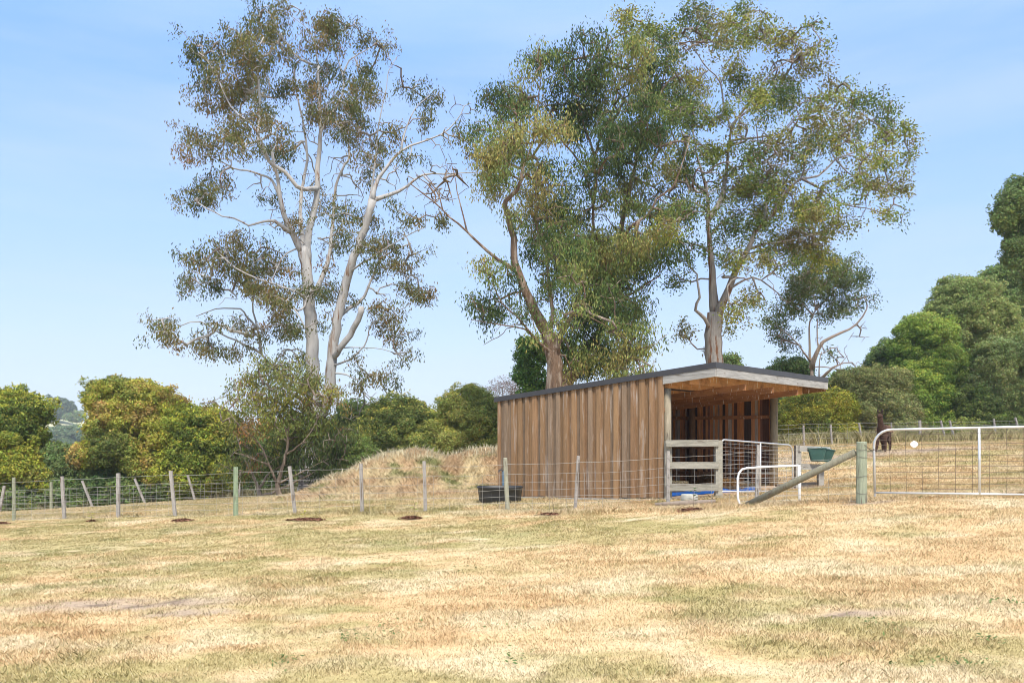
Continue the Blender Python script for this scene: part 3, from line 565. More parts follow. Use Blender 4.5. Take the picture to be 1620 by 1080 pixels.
# ------------------------------------------------------------------ dense bushes and bushy trees
def bush(name, label, cat, D, blobs, pal, tip=None, leaf=0.135, clump=0.36, m=150, dens=1.0, group=None, bark=(0.2, .15, .11), rnd=0.16, solid=1.0):
    base = P(blobs[0][0], 690, D); base[2] = g1(base[0], D) if D < 60 else P(blobs[0][0], blobs[0][1]+blobs[0][3], D)[2]
    root = thing(name, label, cat, base, group)
    cen, nor, sc = [], [], D/F
    st = MB()
    for bl in blobs:
        cx, cy, rx, ry = bl[:4]; off = bl[4] if len(bl) > 4 else 0
        c = P(cx, cy, D+off); a, b = rx*sc, ry*sc; dp = min(a, 1.2*b+.4)*0.95
        lob = max(clump*1.3, min(1.1*(D/40), 0.36*min(a, b))); area = 4*math.pi*((a*b+b*dp+a*dp)/3); K0 = max(7, int(area/(lob*lob)*0.75))
        d = R.normal(0, 1, (K0, 3)); d /= np.linalg.norm(d, axis=1)[:, None]
        ctr = c+d*np.array([a, dp, b])*(0.86+R.normal(0, rnd*0.8, K0))[:, None]; lr = lob*R.uniform(.45, 1.2, K0)
        K1 = max(4, int(4*math.pi*lob*lob/(clump*clump)*0.62*dens)); e_ = R.normal(0, 1, (K0*K1, 3)); e_ /= np.linalg.norm(e_, axis=1)[:, None]
        dr = np.repeat(d, K1, 0); fl2 = (e_*dr).sum(1) < -.3; e_[fl2] *= -1; d = e_
        p = np.repeat(ctr, K1, 0)+e_*(np.repeat(lr, K1)*R.uniform(.75, 1.0, K0*K1))[:, None]*np.array([1, 1, .72])
        sg_m = R.random(len(p)) < .20; p[sg_m] += (d[sg_m]+np.array([0, 0, .35]))*(R.random(int(sg_m.sum()))*.55*lob)[:, None]
        gzv = gz(p[:, 0], np.minimum(p[:, 1], 60)) if D < 60 else np.full(len(p), -1e9)
        k = p[:, 2] > gzv+0.08; cen.append(p[k]); nor.append(d[k])
        b0 = base+np.array([R.normal(0, .15), R.normal(0, .15), -.1])
        mid = (b0+c)/2+R.normal(0, .2, 3); st.tube([b0, mid, c, c+(c-mid)*.1], [.05*clump/.36, .035*clump/.36, .022*clump/.36, .008], 6, bark, rough=.2)
        for _ in range(7):
            e = c+R.normal(0, .45, 3)*np.array([a, dp, b]); st.tube([mid, (mid+e)/2+R.normal(0, .1, 3), e], [.03, .02, .008], 4, bark, cap=False)
    cen = np.concatenate(cen); nor = np.concatenate(nor)
    st.build('trunk', M['brown_bark'], root, smooth=True)
    K = len(cen); r = clump*(0.45+0.55*R.random(K)); mm = int(m*solid*.62)
    n = K*mm; dd = R.normal(0, 1, (n, 3)); dd /= np.linalg.norm(dd, axis=1)[:, None]
    nn = np.repeat(nor, mm, 0); flip = (dd*nn).sum(1) < -0.35; dd[flip] *= -1
    rad = (0.55+0.5*R.random(n)**0.6); sp = R.random(n) < .10; rad[sp] += R.random(int(sp.sum()))*.75
    p = np.repeat(cen, mm, 0)+dd*(np.repeat(r, mm)*rad)[:, None]*np.array([1, 1, .75])
    col = np.repeat(pick(pal, cen), mm, 0)
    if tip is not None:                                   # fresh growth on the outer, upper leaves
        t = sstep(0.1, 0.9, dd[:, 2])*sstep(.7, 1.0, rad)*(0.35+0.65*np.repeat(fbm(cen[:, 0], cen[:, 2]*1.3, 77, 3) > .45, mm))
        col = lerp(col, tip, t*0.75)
    a = R.normal(0, 1, (n, 3)); a /= np.linalg.norm(a, axis=1)[:, None]; s = np.cross(a, dd*0.8+R.normal(0, .5, (n, 3))); s /= np.linalg.norm(s, axis=1)[:, None]+1e-9
    l = (leaf*(.6+.8*R.random(n)))[:, None]; wv = l*0.42
    V = np.stack([p-a*l*.5, p+s*wv*.5, p+a*l*.5, p-s*wv*.5], 1).reshape(-1, 3)
    fc = np.clip(col*2.0*(0.7+0.6*R.random(n))[:, None]*(1+.1*R.normal(0, 1, (n, 3))), .004, 1)
    obj('crown', V, np.arange(n*4).reshape(n, 4), M['leaf'], root, fc)
    return root
YG = [(0.06,0.085,0.02),(0.10,0.125,0.024),(0.14,0.155,0.026),(0.175,0.18,0.028),(0.11,0.115,0.03)]
YG2 = [(0.07,0.09,0.025),(0.12,0.14,0.03),(0.18,0.18,0.03),(0.20,0.15,0.05)]
OL = [(0.06,0.08,0.026),(0.09,0.115,0.034),(0.125,0.145,0.04),(0.16,0.17,0.05)]
DK = [(0.045,0.07,0.025),(0.07,0.10,0.033),(0.10,0.13,0.04),(0.08,0.11,0.04)]
GG = [(0.09,0.12,0.04),(0.14,0.17,0.06),(0.18,0.20,0.075),(0.13,0.155,0.05)]
AC = [(0.06,0.10,0.02),(0.10,0.15,0.03),(0.15,0.20,0.04),(0.12,0.16,0.04)]
hedge = 'hedge shrubs behind the left back fence'
bush('hedge_shrub', 'yellow-green hedge shrub at the left edge of the photo', 'shrub', 39, [(22,725,46,75),(0,690,40,65),(38,665,24,34),(70,770,36,32),(-40,710,60,90),(20,640,20,18)], YG, (0.24,0.23,0.03), group=hedge, m=100)
bush('hedge_shrub', 'tallest rounded hedge shrub with pinkish new leaves, right of the gap to the far hill', 'shrub', 39.5, [(210,705,62,62),(202,648,46,38),(160,752,36,42),(235,650,40,35),(250,730,55,60),(170,625,22,16)], YG2, (0.24,0.19,0.045), group=hedge, m=100)
bush('hedge_shrub', 'bright yellow-green hedge shrub beside the young gum', 'shrub', 38.6, [(335,720,46,60),(300,690,36,36),(345,690,30,30),(300,750,45,42),(275,685,24,24)], YG, (0.27,0.26,0.03), group=hedge, m=100)
bush('undergrowth_shrub', 'dark low growth filling the foot of the hedge and the gap to the far hill', 'shrub', 38.8, [(200,780,60,26),(118,752,34,38),(108,728,20,22),(120,785,45,24),(40,790,60,22),(270,775,40,24)], DK, None, group=hedge, m=90, clump=.3)
mid = 'round shrubs behind the mound'
bush('round_shrub', 'broad olive shrub right behind the mound', 'shrub', 36, [(640,690,52,42),(625,665,38,26),(590,700,34,26),(680,700,40,30),(650,655,24,16)], OL, (0.26,0.24,0.05), group=mid, leaf=.09, m=140, clump=.3)
bush('round_shrub', 'tall olive shrub against the shed wall end', 'shrub', 37, [(745,680,46,46),(728,645,34,28),(760,660,32,28),(710,700,30,28),(780,700,26,34)], OL, (0.28,0.24,0.05), group=mid, leaf=.09, m=140, clump=.3)
bush('dark_shrub', 'small dark shrub between the shrub with red blossom and the broad olive shrub', 'shrub', 40, [(565,680,28,26),(545,700,25,22),(585,690,20,20),(560,655,16,10)], DK, (0.14,0.17,0.05), group=mid, leaf=.1)
bush('bright_green_shrub', 'fresh green shrub low at the left foot of the mound', 'shrub', 34, [(560,712,16,16),(545,735,18,20),(575,725,16,14)], OL, (0.14,0.20,0.05), leaf=.09, m=110, clump=.25)
bush('bare_grey_shrub', 'half bare grey shrub peeping over the back end of the shed', 'shrub', 42, [(795,618,18,12),(815,615,14,10),(775,625,10,8)], [(0.18,0.14,0.12),(0.24,0.17,0.14)], None, leaf=.08, m=14, clump=.3)
bush('leafy_sapling', 'slim green young tree left of the weeping gum trunk', 'tree', 38, [(843,565,16,16),(838,590,15,14),(850,600,14,12),(835,550,8,9),(842,625,18,14)], [(0.06,0.11,0.03),(0.09,0.15,0.035),(0.15,0.19,0.04)], (0.24,0.26,0.05), leaf=.13, m=45, clump=.3)
bush('small_green_tree', 'small dark green tree showing over the shed roof beside the small gum', 'tree', 46, [(1252,585,20,14),(1240,595,16,14),(1265,600,16,14),(1250,640,28,30),(1245,675,18,30)], DK, (0.10,0.15,0.05), leaf=.14, m=60)
bush('far_shed_tree', 'small tree seen through to the right of the peeling gum trunk', 'tree', 50, [(1150,572,8,8),(1152,585,12,10)], DK, None, leaf=.14, m=50)
bush('golden_shrub', 'golden-green round shrub behind the feed buckets', 'shrub', 43, [(1290,662,46,32),(1275,645,24,18),(1320,648,26,22),(1260,675,24,24),(1285,636,14,10),(1325,685,26,20),(1290,692,40,16)], [(0.08,0.10,0.018),(0.12,0.135,0.02),(0.17,0.16,0.024),(0.09,0.11,0.025)], (0.27, 0.235, 0.035), leaf=.10, m=130)
bush('grey_green_shrub', 'large grey-green shrub behind the alpaca', 'shrub', 44, [(1375,640,46,42),(1355,615,28,22),(1395,612,28,22),(1410,655,34,34),(1345,660,30,34),(1400,680,40,22),(1375,690,40,18)], [(0.08,0.09,0.035),(0.12,0.135,0.055),(0.16,0.17,0.07),(0.13,0.13,0.05)], (0.20,0.20,0.07), leaf=.10, m=130)
bank = 'bushy trees along the right-hand fence'
bush('bushy_tree', 'lowest dark green tree between the small gum and the tall bank of trees', 'tree', 50, [(1402,575,20,26),(1345,606,22,16),(1330,620,30,20),(1395,605,30,30),(1420,585,22,22)], DK, (0.10,0.14,0.04), leaf=.15, m=80, group=bank)
bush('bushy_tree', 'bright green tree with layered boughs just right of the alpaca', 'tree', 45, [(1462,650,42,38),(1450,615,34,26),(1480,690,44,24),(1440,670,30,28),(1425,630,20,22),(1470,590,26,18)], AC, (0.24,0.26,0.04), leaf=.11, m=110, group=bank)
bush('bushy_tree', 'mid green tree with a dark shaded left edge, second row', 'tree', 48, [(1465,560,42,42),(1440,560,22,30),(1470,525,28,22),(1450,520,16,16),(1490,590,36,36),(1500,640,34,34)], AC, (0.19,0.22,0.04), leaf=.12, m=110, group=bank)
bush('bushy_tree', 'tall grey-green feathery tree with a pointed top', 'tree', 51, [(1515,490,30,32),(1530,470,22,22),(1505,460,14,16),(1555,480,26,32),(1530,520,36,30),(1575,520,34,34),(1495,500,20,24)], GG, (0.18,0.21,0.07), leaf=.13, m=90, group=bank)
bush('bushy_tree', 'dark green tree standing tallest behind the feathery ones', 'tree', 54, [(1600,470,40,42),(1580,450,24,20),(1610,430,26,16),(1560,500,18,20),(1620,520,40,40),(1640,470,40,50)], DK, (0.09,0.13,0.05), leaf=.16, m=80, group=bank)
bush('bushy_tree', 'silvery green tree at the right edge above the fence', 'tree', 46, [(1600,590,46,42),(1575,570,26,24),(1570,620,32,32),(1620,630,44,40),(1640,580,40,40),(1600,660,36,26)], GG, (0.20,0.24,0.11), leaf=.11, m=110, group=bank)
bush('bushy_tree', 'mid green low tree in front of the silvery one', 'tree', 44, [(1545,665,36,32),(1530,640,24,18),(1565,680,34,20),(1510,680,30,22),(1600,688,34,14)], OL, (0.15,0.19,0.04), leaf=.11, m=110, group=bank)
bush('overhanging_tree', 'tree crown reaching in at the right edge, high above the bank', 'tree', 40, [(1790,380,50,70),(1612,330,22,18),(1618,300,14,12),(1605,355,16,12),(1625,380,20,22),(1612,398,14,12),(1650,350,34,60),(1612,412,10,8),(1660,440,30,60)], DK, (0.10,0.14,0.05), leaf=.13, m=70, clump=.32)

bk_ = 'background trees beyond the white gum'
for (lab, D_, bl, pal) in [
 ('dark green tree filling the gap between the bright hedge shrub and the young gum trunk', 58, [(385,725,26,40),(372,700,18,18),(400,760,30,20)], DK),
 ('olive tree directly behind the stems of the young gum', 60, [(435,715,34,36),(450,690,20,16),(430,755,40,22)], OL),
 ('dark tree behind the base of the white gum', 62, [(495,715,38,38),(480,695,22,20),(512,750,40,30),(520,700,24,26),(470,740,26,24)], DK),
 ('tree behind the left foot of the mound', 56, [(540,730,26,34),(555,705,18,16),(560,755,40,22)], OL)]:
    bush('background_tree', lab, 'tree', D_, bl, pal, None, leaf=.17, m=130, clump=.45, group=bk_)
# ------------------------------------------------------------------ far hills
hx = np.linspace(-900, 1200, 120); hy = np.linspace(240, 1400, 60); A, B = np.meshgrid(hx, hy); a_, b_ = A.ravel(), B.ravel()
pxs = a_/b_*F+CX
prof = np.interp(pxs, [-400, 0, 60, 95, 130, 170, 300, 480, 545, 620, 800, 1600], [26, 34, 37, 34, 25, 12, 6, 18, 22, 4, 2, 2])
z = -9+(EYE+9+prof*500/F)*sstep(240, 560, b_)*(1-0.3*sstep(800, 1400, b_))*(0.97+0.06*fbm(a_/90, b_/90, 5, 3))
i3 = (np.arange(59)[:, None]*120+np.arange(119)[None]).ravel()
hc = lerp((0.34,0.36,0.20), (0.44,0.42,0.26), sstep(.4, .6, fbm(a_/60, b_/60, 12, 3)))
tag(obj('hills', np.stack([a_, b_, z], 1), np.stack([i3, i3+1, i3+121, i3+120], 1), M['hill'], None, hc, True), kind='structure')
far = 'trees on the far hill'
bush('far_hill_tree', 'dark tree clump crowning the distant hill at left', 'tree', 470, [(95,646,17,9),(84,639,10,7),(104,645,10,8),(88,650,13,6)], [(0.05,0.07,0.04),(0.07,0.09,0.05)], None, leaf=1.3, clump=2.2, m=60, group=far, rnd=.12)
bush('far_hill_tree', 'paler round trees just below the dark hilltop clump', 'tree', 450, [(114,658,9,3.5),(123,659,7,3)], [(0.10,0.13,0.06),(0.12,0.15,0.07)], None, leaf=1.2, clump=1.8, m=60, group=far)
bush('far_valley_tree', 'band of trees below the pale hill pasture', 'tree', 330, [(92,687,14,6),(110,684,14,6),(125,688,12,7),(100,698,25,9),(75,694,20,9),(110,712,30,10)], [(0.08,0.11,0.06),(0.10,0.13,0.07)], None, leaf=.9, clump=1.3, m=110, group=far)
bush('far_ridge_tree', 'faint far-off trees showing above the dark shrub behind the mound', 'tree', 420, [(545,672,16,5),(528,676,14,5),(500,675,14,6),(470,672,14,6)], [(0.05,0.07,0.05),(0.07,0.09,0.06)], None, leaf=1.1, clump=1.5, m=50, group=far)
bush('far_hill_tree', 'distant tree top just showing over the hedge shrub at the left edge', 'tree', 460, [(27,632,9,4),(15,640,12,6)], [(0.05,0.07,0.04),(0.07,0.09,0.05)], None, leaf=1.1, clump=1.6, m=50, group=far)

# ------------------------------------------------------------------ the timber shed
A0 = np.array([3.47, 18.66, EYE]); BK = np.array([-0.748, 0.664, 0]); RT = np.array([0.664, 0.748, 0]); UP = np.array([0, 0, 1.0])
def S(a, b, z): return A0+BK*a+RT*b+UP*z          # a: towards the back, b: across the opening, z: above eye level
def rt(a): return 1.49-0.086*a                     # top of the roof
DEP, WID = 5.1, 5.95
def sg(a, b): p = S(a, b, 0); return g1(p[0], p[1])-EYE
shed = thing('timber_shed', 'open-fronted timber board shed with dark skillion roof in the paddock', 'shed', (A0[0], A0[1], g1(A0[0], A0[1])))
def wcol():
    b = np.array([0.275, 0.166, 0.088]); return tuple(b*R.uniform(.85, 1.1)*(1+R.normal(0, .012, 3)) if R.random() > .3 else np.array([0.25, 0.175, 0.115])*R.uniform(.85, 1.1))
wl = MB(); a = 0.0
while a < DEP:                                     # board on board cladding, camera side
    w1 = .115+R.uniform(-.01, .01); w2 = .135+R.uniform(-.012, .012); e = min(a+w2, DEP)
    zb = sg(a, 0)+.045
    wl.obox(S(a, -.064, zb+R.uniform(-.012, .012)), BK*(e-a), RT*.036, UP*(rt(a)-.10-zb), wcol())
    if e+.0 < DEP:
        f = min(e+w1, DEP); wl.obox(S(e-.035, -.026, zb), BK*(f-e+.07), RT*.022, UP*(rt(e)-.10-zb), tuple(np.array(wcol())*.82))  # recessed boards tinted darker, shading put into their colour
    a = e+w1
wl.build('wall', M['board'], shed)
def inner_wall(name, fn, length, zt, parent, out):
    m_ = MB(); x = 0.0
    while x < length:
        wv = R.uniform(.05, .125); gap = R.choice([0.0, .003, .006, .012], p=[.5, .25, .2, .05])
        c = [(0.55,0.24,0.09),(0.12,0.06,0.04),(0.42,0.17,0.07),(0.34,0.28,0.24),(0.22,0.11,0.07),(0.62,0.30,0.13),(0.48,0.41,0.35),(0.07,0.045,0.035)][R.integers(8)]
        o = fn(x, R.uniform(0, .016)); e = fn(min(x+wv, length), 0)-fn(x, 0); m_.obox(o, e, out*.02, UP*zt(x), c); x += wv+gap
    return m_.build(name, M['inner'], parent)
inner_wall('side_wall', lambda x, o: S(x, WID-o, sg(0, WID)+.04), DEP, lambda x: rt(x)-.14-sg(0, WID)-.04, shed, RT)['label'] = 'rough red-brown boards of the far side wall, seen through the opening'
inner_wall('back_wall', lambda x, o: S(DEP-o, x, sg(DEP, 3)+.04), WID, lambda x: rt(DEP)-.14-sg(DEP, 3)-.04, shed, BK)
lin = MB(); x = 0.0                                # inside face of the near wall's framing
for z_ in (.55, -.35): lin.obox(S(.02, .0, z_), BK*(DEP-.1), RT*.05, UP*.10, (0.25,0.14,0.08))
for z_ in (.50, -.38, -1.15): lin.obox(S(.12, WID-.075, z_), BK*(DEP-.2), RT*.055, UP*.10, (0.36,0.17,0.075)); lin.obox(S(DEP-.075, .08, z_), BK*.055, RT*(WID-.2), UP*.10, (0.36,0.17,0.075))
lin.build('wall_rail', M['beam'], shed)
for (a, b, r, c, dr) in [(0.0, .12, .085, (0.30,0.26,0.19), .40), (-.02, WID-.18, .11, (0.33,0.27,0.17), .40), (2.55, WID-.16, .10, (0.20,0.115,0.06), .38), (DEP-.15, WID-.17, .10, (0.26,0.15,0.08), .38), (DEP-.15, .12, .10, (0.26,0.15,0.08), .38), (2.55, .10, .08, (0.26,0.15,0.08), .38), (DEP-.15, 3, .09, (0.26,0.15,0.08), .38)]:
    g_ = sg(a, b); MB().tube([S(a, b, g_-.1), S(a, b, (g_+rt(a)-dr)/2), S(a, b, rt(a)-dr)], [r*1.04, r, r*.98], 12, c, rough=.05).build('post', M['post'], shed, smooth=True)
MB().beam(S(.06, WID+.03, sg(0, WID)-.05), S(.06, WID+.03, rt(0)-.2), .05, .10, (0.30,0.24,0.17), up=RT).build('corner_stud', M['post'], shed)
# roof frame
BEAMC = (0.55, 0.29, 0.13)
for a in (-.62, .05, 1.5, 3.1, 4.6):
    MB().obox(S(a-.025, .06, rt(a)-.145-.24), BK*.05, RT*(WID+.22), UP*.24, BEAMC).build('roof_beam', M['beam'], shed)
for b in (.02, 1.5, 3.0, 4.5, WID-.1):
    m_ = MB(); a0, a1 = -1.22, DEP-.02
    m_.add([S(a0, b, rt(a0)-.39-.14), S(a1, b, rt(a1)-.39-.14), S(a1, b+.045, rt(a1)-.39-.14), S(a0, b+.045, rt(a0)-.39-.14), S(a0, b, rt(a0)-.387), S(a1, b, rt(a1)-.387), S(a1, b+.045, rt(a1)-.387), S(a0, b+.045, rt(a0)-.387)],
           [(0,3,2,1),(4,5,6,7),(0,1,5,4),(1,2,6,5),(2,3,7,6),(3,0,4,7)], (0.38, 0.18, 0.08))
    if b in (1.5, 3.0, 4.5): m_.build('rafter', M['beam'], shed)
# corrugated roof sheet
nb_ = 150; bs = np.linspace(-.02, 6.32, nb_); V = []; Fq = []
for i, b in enumerate(bs):
    h = .012*math.cos(b*2*math.pi/.17)
    V += [S(-1.26, b, rt(-1.26)-.05+h), S(DEP+.08, b, rt(DEP)-.05+h), S(DEP+.08, b, rt(DEP)-.053+h), S(-1.26, b, rt(-1.26)-.053+h)]
for i in range(nb_-1):
    k = i*4
    for q in range(4): Fq.append((k+q, k+(q+1) % 4, k+4+(q+1) % 4, k+4+q))
obj('roof', np.array(V), Fq, M['roof'], shed, np.full((len(Fq), 3), 0.22))
def slab(b0, b1, z0, z1, a0, a1, c):                # a slab following the roof slope
    return ([S(a0, b0, rt(a0)+z0), S(a1, b0, rt(a1)+z0), S(a1, b1, rt(a1)+z0), S(a0, b1, rt(a0)+z0), S(a0, b0, rt(a0)+z1), S(a1, b0, rt(a1)+z1), S(a1, b1, rt(a1)+z1), S(a0, b1, rt(a0)+z1)],
            [(0,3,2,1),(4,5,6,7),(0,1,5,4),(1,2,6,5),(2,3,7,6),(3,0,4,7)], c)
fl = MB(); ch = (0.045, 0.045, 0.05)
fl.add(*slab(-.10, -.03, -.125, 0, -1.32, DEP+.10, ch)); fl.add(*slab(-.03, 6.36, -.125, 0, -1.32, -1.27, ch)); fl.add(*slab(6.33, 6.38, -.125, 0, -1.27, DEP+.1, ch)); fl.add(*slab(-.03, 6.33, -.125, 0, DEP+.08, DEP+.1, ch))
fl.build('roof_flashing', M['roof'], shed)
fa = MB(); fa.add(*slab(-.085, -.04, -.31, -.127, -1.30, .0, (0.36,0.35,0.33)))
fa.build('side_fascia', M['grey_rail'], shed)
fa = MB(); fa.add(*slab(-.038, 6.35, -.31, -.127, -1.31, -1.262, (0.38,0.37,0.35)))
fa.build('front_fascia', M['grey_rail'], shed)
fa = MB(); fa.add(*slab(6.30, 6.345, -.36, -.127, -1.26, DEP, (0.30,0.17,0.09)))
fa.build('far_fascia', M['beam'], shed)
m_ = MB(); q_ = [(.3, .02), (1.6, .045), (2.9, .05), (4.2, .04), (5.0, .0)]
for (a0, h0), (a1, h1) in zip(q_[:-1], q_[1:]):
    c8 = [S(a0, -.09, sg(a0, 0)-.3), S(a1, -.09, sg(a1, 0)-.3), S(a1, .03, sg(a1, 0)-.3), S(a0, .03, sg(a0, 0)-.3), S(a0, -.09, sg(a0, 0)+h0), S(a1, -.09, sg(a1, 0)+h1), S(a1, .03, sg(a1, 0)+h1), S(a0, .03, sg(a0, 0)+h0)]
    m_.add(c8, [(0,3,2,1),(4,5,6,7),(0,1,5,4),(1,2,6,5),(2,3,7,6),(3,0,4,7)], (0.36, 0.34, 0.30))
m_.build('footing', M['concrete'], shed)
# earth floor of the shed
fx, fy = np.meshgrid(np.linspace(-1.6, DEP-.05, 40), np.linspace(0.06, WID-.05, 34)); pf = A0+fx.ravel()[:, None]*BK+fy.ravel()[:, None]*RT
zf = gz(pf[:, 0], pf[:, 1])+.02+.02*fbm(pf[:, 0]*4, pf[:, 1]*4, 8, 3)-.035*sstep(-1.2, -1.6, fx.ravel()); pf[:, 2] = zf
i4 = (np.arange(33)[:, None]*40+np.arange(39)[None]).ravel()
tag(obj('dirt', pf, np.stack([i4, i4+1, i4+41, i4+40], 1), M['mound'], None, np.tile([0.52, 0.37, 0.25], (len(pf), 1)), True), kind='structure')

# ------------------------------------------------------------------ fences
def post_mesh(m_, px0, py0, px1, py1, D, wpx, c, kind='round', dz=0.12):
    b = P(px1, py1, D); t = P(px0, py0, D); b[2] = g1(b[0], D); t[2] = b[2]+(py1-py0)*D/F
    r = wpx*D/F/2; v = (t-b); e = b-v/np.linalg.norm(v)*dz
    if kind == 'round': m_.tube([e, (e+t)/2, t-v*.012, t], [r*1.05, r, r*.98, r*.86], 10, c, rough=.06)
    else: m_.beam(e, t, r*2, r*1.7, c, up=(0, 1, 0))
    return b, t
def wire_fence(name, label, posts, heights, vstep, wr, extra=(), group=None, jit=0.0):
    """posts: (px_top, py_top, px_base, py_base, D, width px, colour, kind)"""
    b0 = P(posts[0][2], posts[0][3], posts[0][4]); b0[2] = g1(b0[0], b0[1])
    root = thing(name, label, 'fence', b0, group); B = []
    for p in posts:
        m_ = MB(); b, t = post_mesh(m_, *p[:6], p[6], p[7]); B.append(b)
        if -40 < p[2] < 1660: m_.build('post', M['post'], root, smooth=False)
    w_ = MB()
    for i in range(len(B)-1):
        p, q = B[i]+np.array([0, -.05, 0]), B[i+1]+np.array([0, -.05, 0]); L_ = np.linalg.norm(q-p)
        n = 6; T = np.linspace(0, 1, n+1); sag = R.uniform(.0, .03)
        line = p+(q-p)*T[:, None]
        for h in list(heights)+list(extra):
            ln = line.copy(); ln[:, 2] += h-sag*np.sin(math.pi*T)+R.normal(0, .004, n+1); w_.tube(ln, wr*(1.2 if h in extra else 1), 3, (0.42, 0.41, 0.39), cap=False)
        k = max(1, int(L_/vstep))
        for j in range(k):
            t = (j+.5)/k; o = p+(q-p)*t; w_.tube([o+[0, 0, heights[0]-sag*math.sin(math.pi*t)], o+[R.normal(0, .01), 0, heights[-1]-sag*math.sin(math.pi*t)]], wr*.9, 3, (0.42, 0.41, 0.39), cap=False)
    w_.build('wire_mesh', M['wire'], root)
    return root
GP = (0.27, 0.28, 0.20); WP = (0.33, 0.305, 0.28)
NF = [(-80,757,-80,826,22.8,5,WP,'round'),(22,755,22,823,22.0,5.4,GP,'round'),(98,753,102,820,21.4,4.6,WP,'sq'),(187,749,187,819,20.8,5,WP,'sq'),(270,745,277,817,20.1,4.8,WP,'sq'),(373,738,373,815,19.4,7.5,(0.25,0.31,0.20),'round'),
      (458,737,467,813,19.1,5,WP,'sq'),(571,733,573,811,18.8,5,WP,'sq'),(671,730,673,810,18.5,5,WP,'sq'),(799,725,803,808,18.2,7.2,(0.33,0.32,0.24),'round'),(915,721,910,806,17.7,5.4,WP,'round'),(1057,714,1057,801,17.1,5,WP,'sq'),(1200,706,1197,799,16.0,5.4,WP,'sq'),(1363,694,1363,791,14.3,16,(0.29,0.32,0.23),'round')]
wire_fence('wire_fence', 'near wire mesh fence on grey posts, from the left edge to the big gate post', NF, [.03,.17,.31,.46,.62,.80], .36, .0032, extra=(1.02,))
LF = [(-60,772,-64,813,36,5,WP,'round'),(7,768,-1,811,36,3.6,WP,'sq'),(81,762,81,807,36,4.6,GP,'round'),(130,761,147,804,36,3,WP,'sq'),(213,756,230,797,36.5,3,WP,'sq'),(297,750,309,791,37,3,WP,'sq'),(381,745,378,788,37.5,3,WP,'sq'),(404,748,404,787,37.8,3.4,GP,'round'),(440,746,441,785,38,2.4,WP,'sq'),(478,742,478,783,38.3,2.6,WP,'sq'),(520,740,520,781,38.6,3,WP,'sq')]
wire_fence('wire_fence', 'farther low wire fence with slanting thin stakes at the foot of the hedge shrubs', LF, [.05,.2,.36,.54,.72,.9], .4, .005)
RF = [(1222,676,1222,708,38,3,WP,'round'),(1271,674,1272,707,38,3.2,WP,'round'),(1314,673,1316,706,38.6,3.2,WP,'round'),(1359,670,1364,704,39.2,3.2,WP,'round'),(1410,668,1411,702,39.6,2.4,WP,'round'),(1455,665,1456,701,40,4.6,WP,'round'),(1488,664,1497,699,40.2,3.2,WP,'round'),(1502,664,1512,699,40.4,3.2,WP,'round'),(1572,661,1577,697,40.8,3.2,WP,'round'),(1606,659,1616,696,41,3.4,WP,'round'),(1660,657,1664,694,41.4,4,WP,'round')]
wire_fence('wire_fence', 'far wire fence under the bushy trees on the right', RF, [.1,.35,.6,.85,1.02], 1.6, .006)
# strainer brace, running from the big post down to the left
pt = P(1353, 715, 14.35); e0 = P(1176, 806, 15.6); e0[2] = g1(e0[0], e0[1])-.02
o = MB().tube([e0, (e0+pt)/2, pt], [.066, .064, .06], 12, (0.20, 0.19, 0.14), rough=.05).build('brace_log', M['post'], None, smooth=True)
tag(o, 'round timber brace leaning diagonally against the big green-grey gate post', 'log')

gpb = P(1363, 791, 14.3); gpb[2] = g1(gpb[0], 14.3); fr = [o for o in bpy.data.objects if o.name.startswith('wire_fence')][0]
for h in (.17, .46, .80, .93):
    MB().tube([gpb+[.094*math.cos(t), .094*math.sin(t), h+.012*math.sin(t*2+h*9)] for t in np.linspace(0, 2*math.pi*1.04, 22)], .0035, 4, (0.16, 0.14, 0.12), cap=False).build('wire_tie', M['wire'], fr)
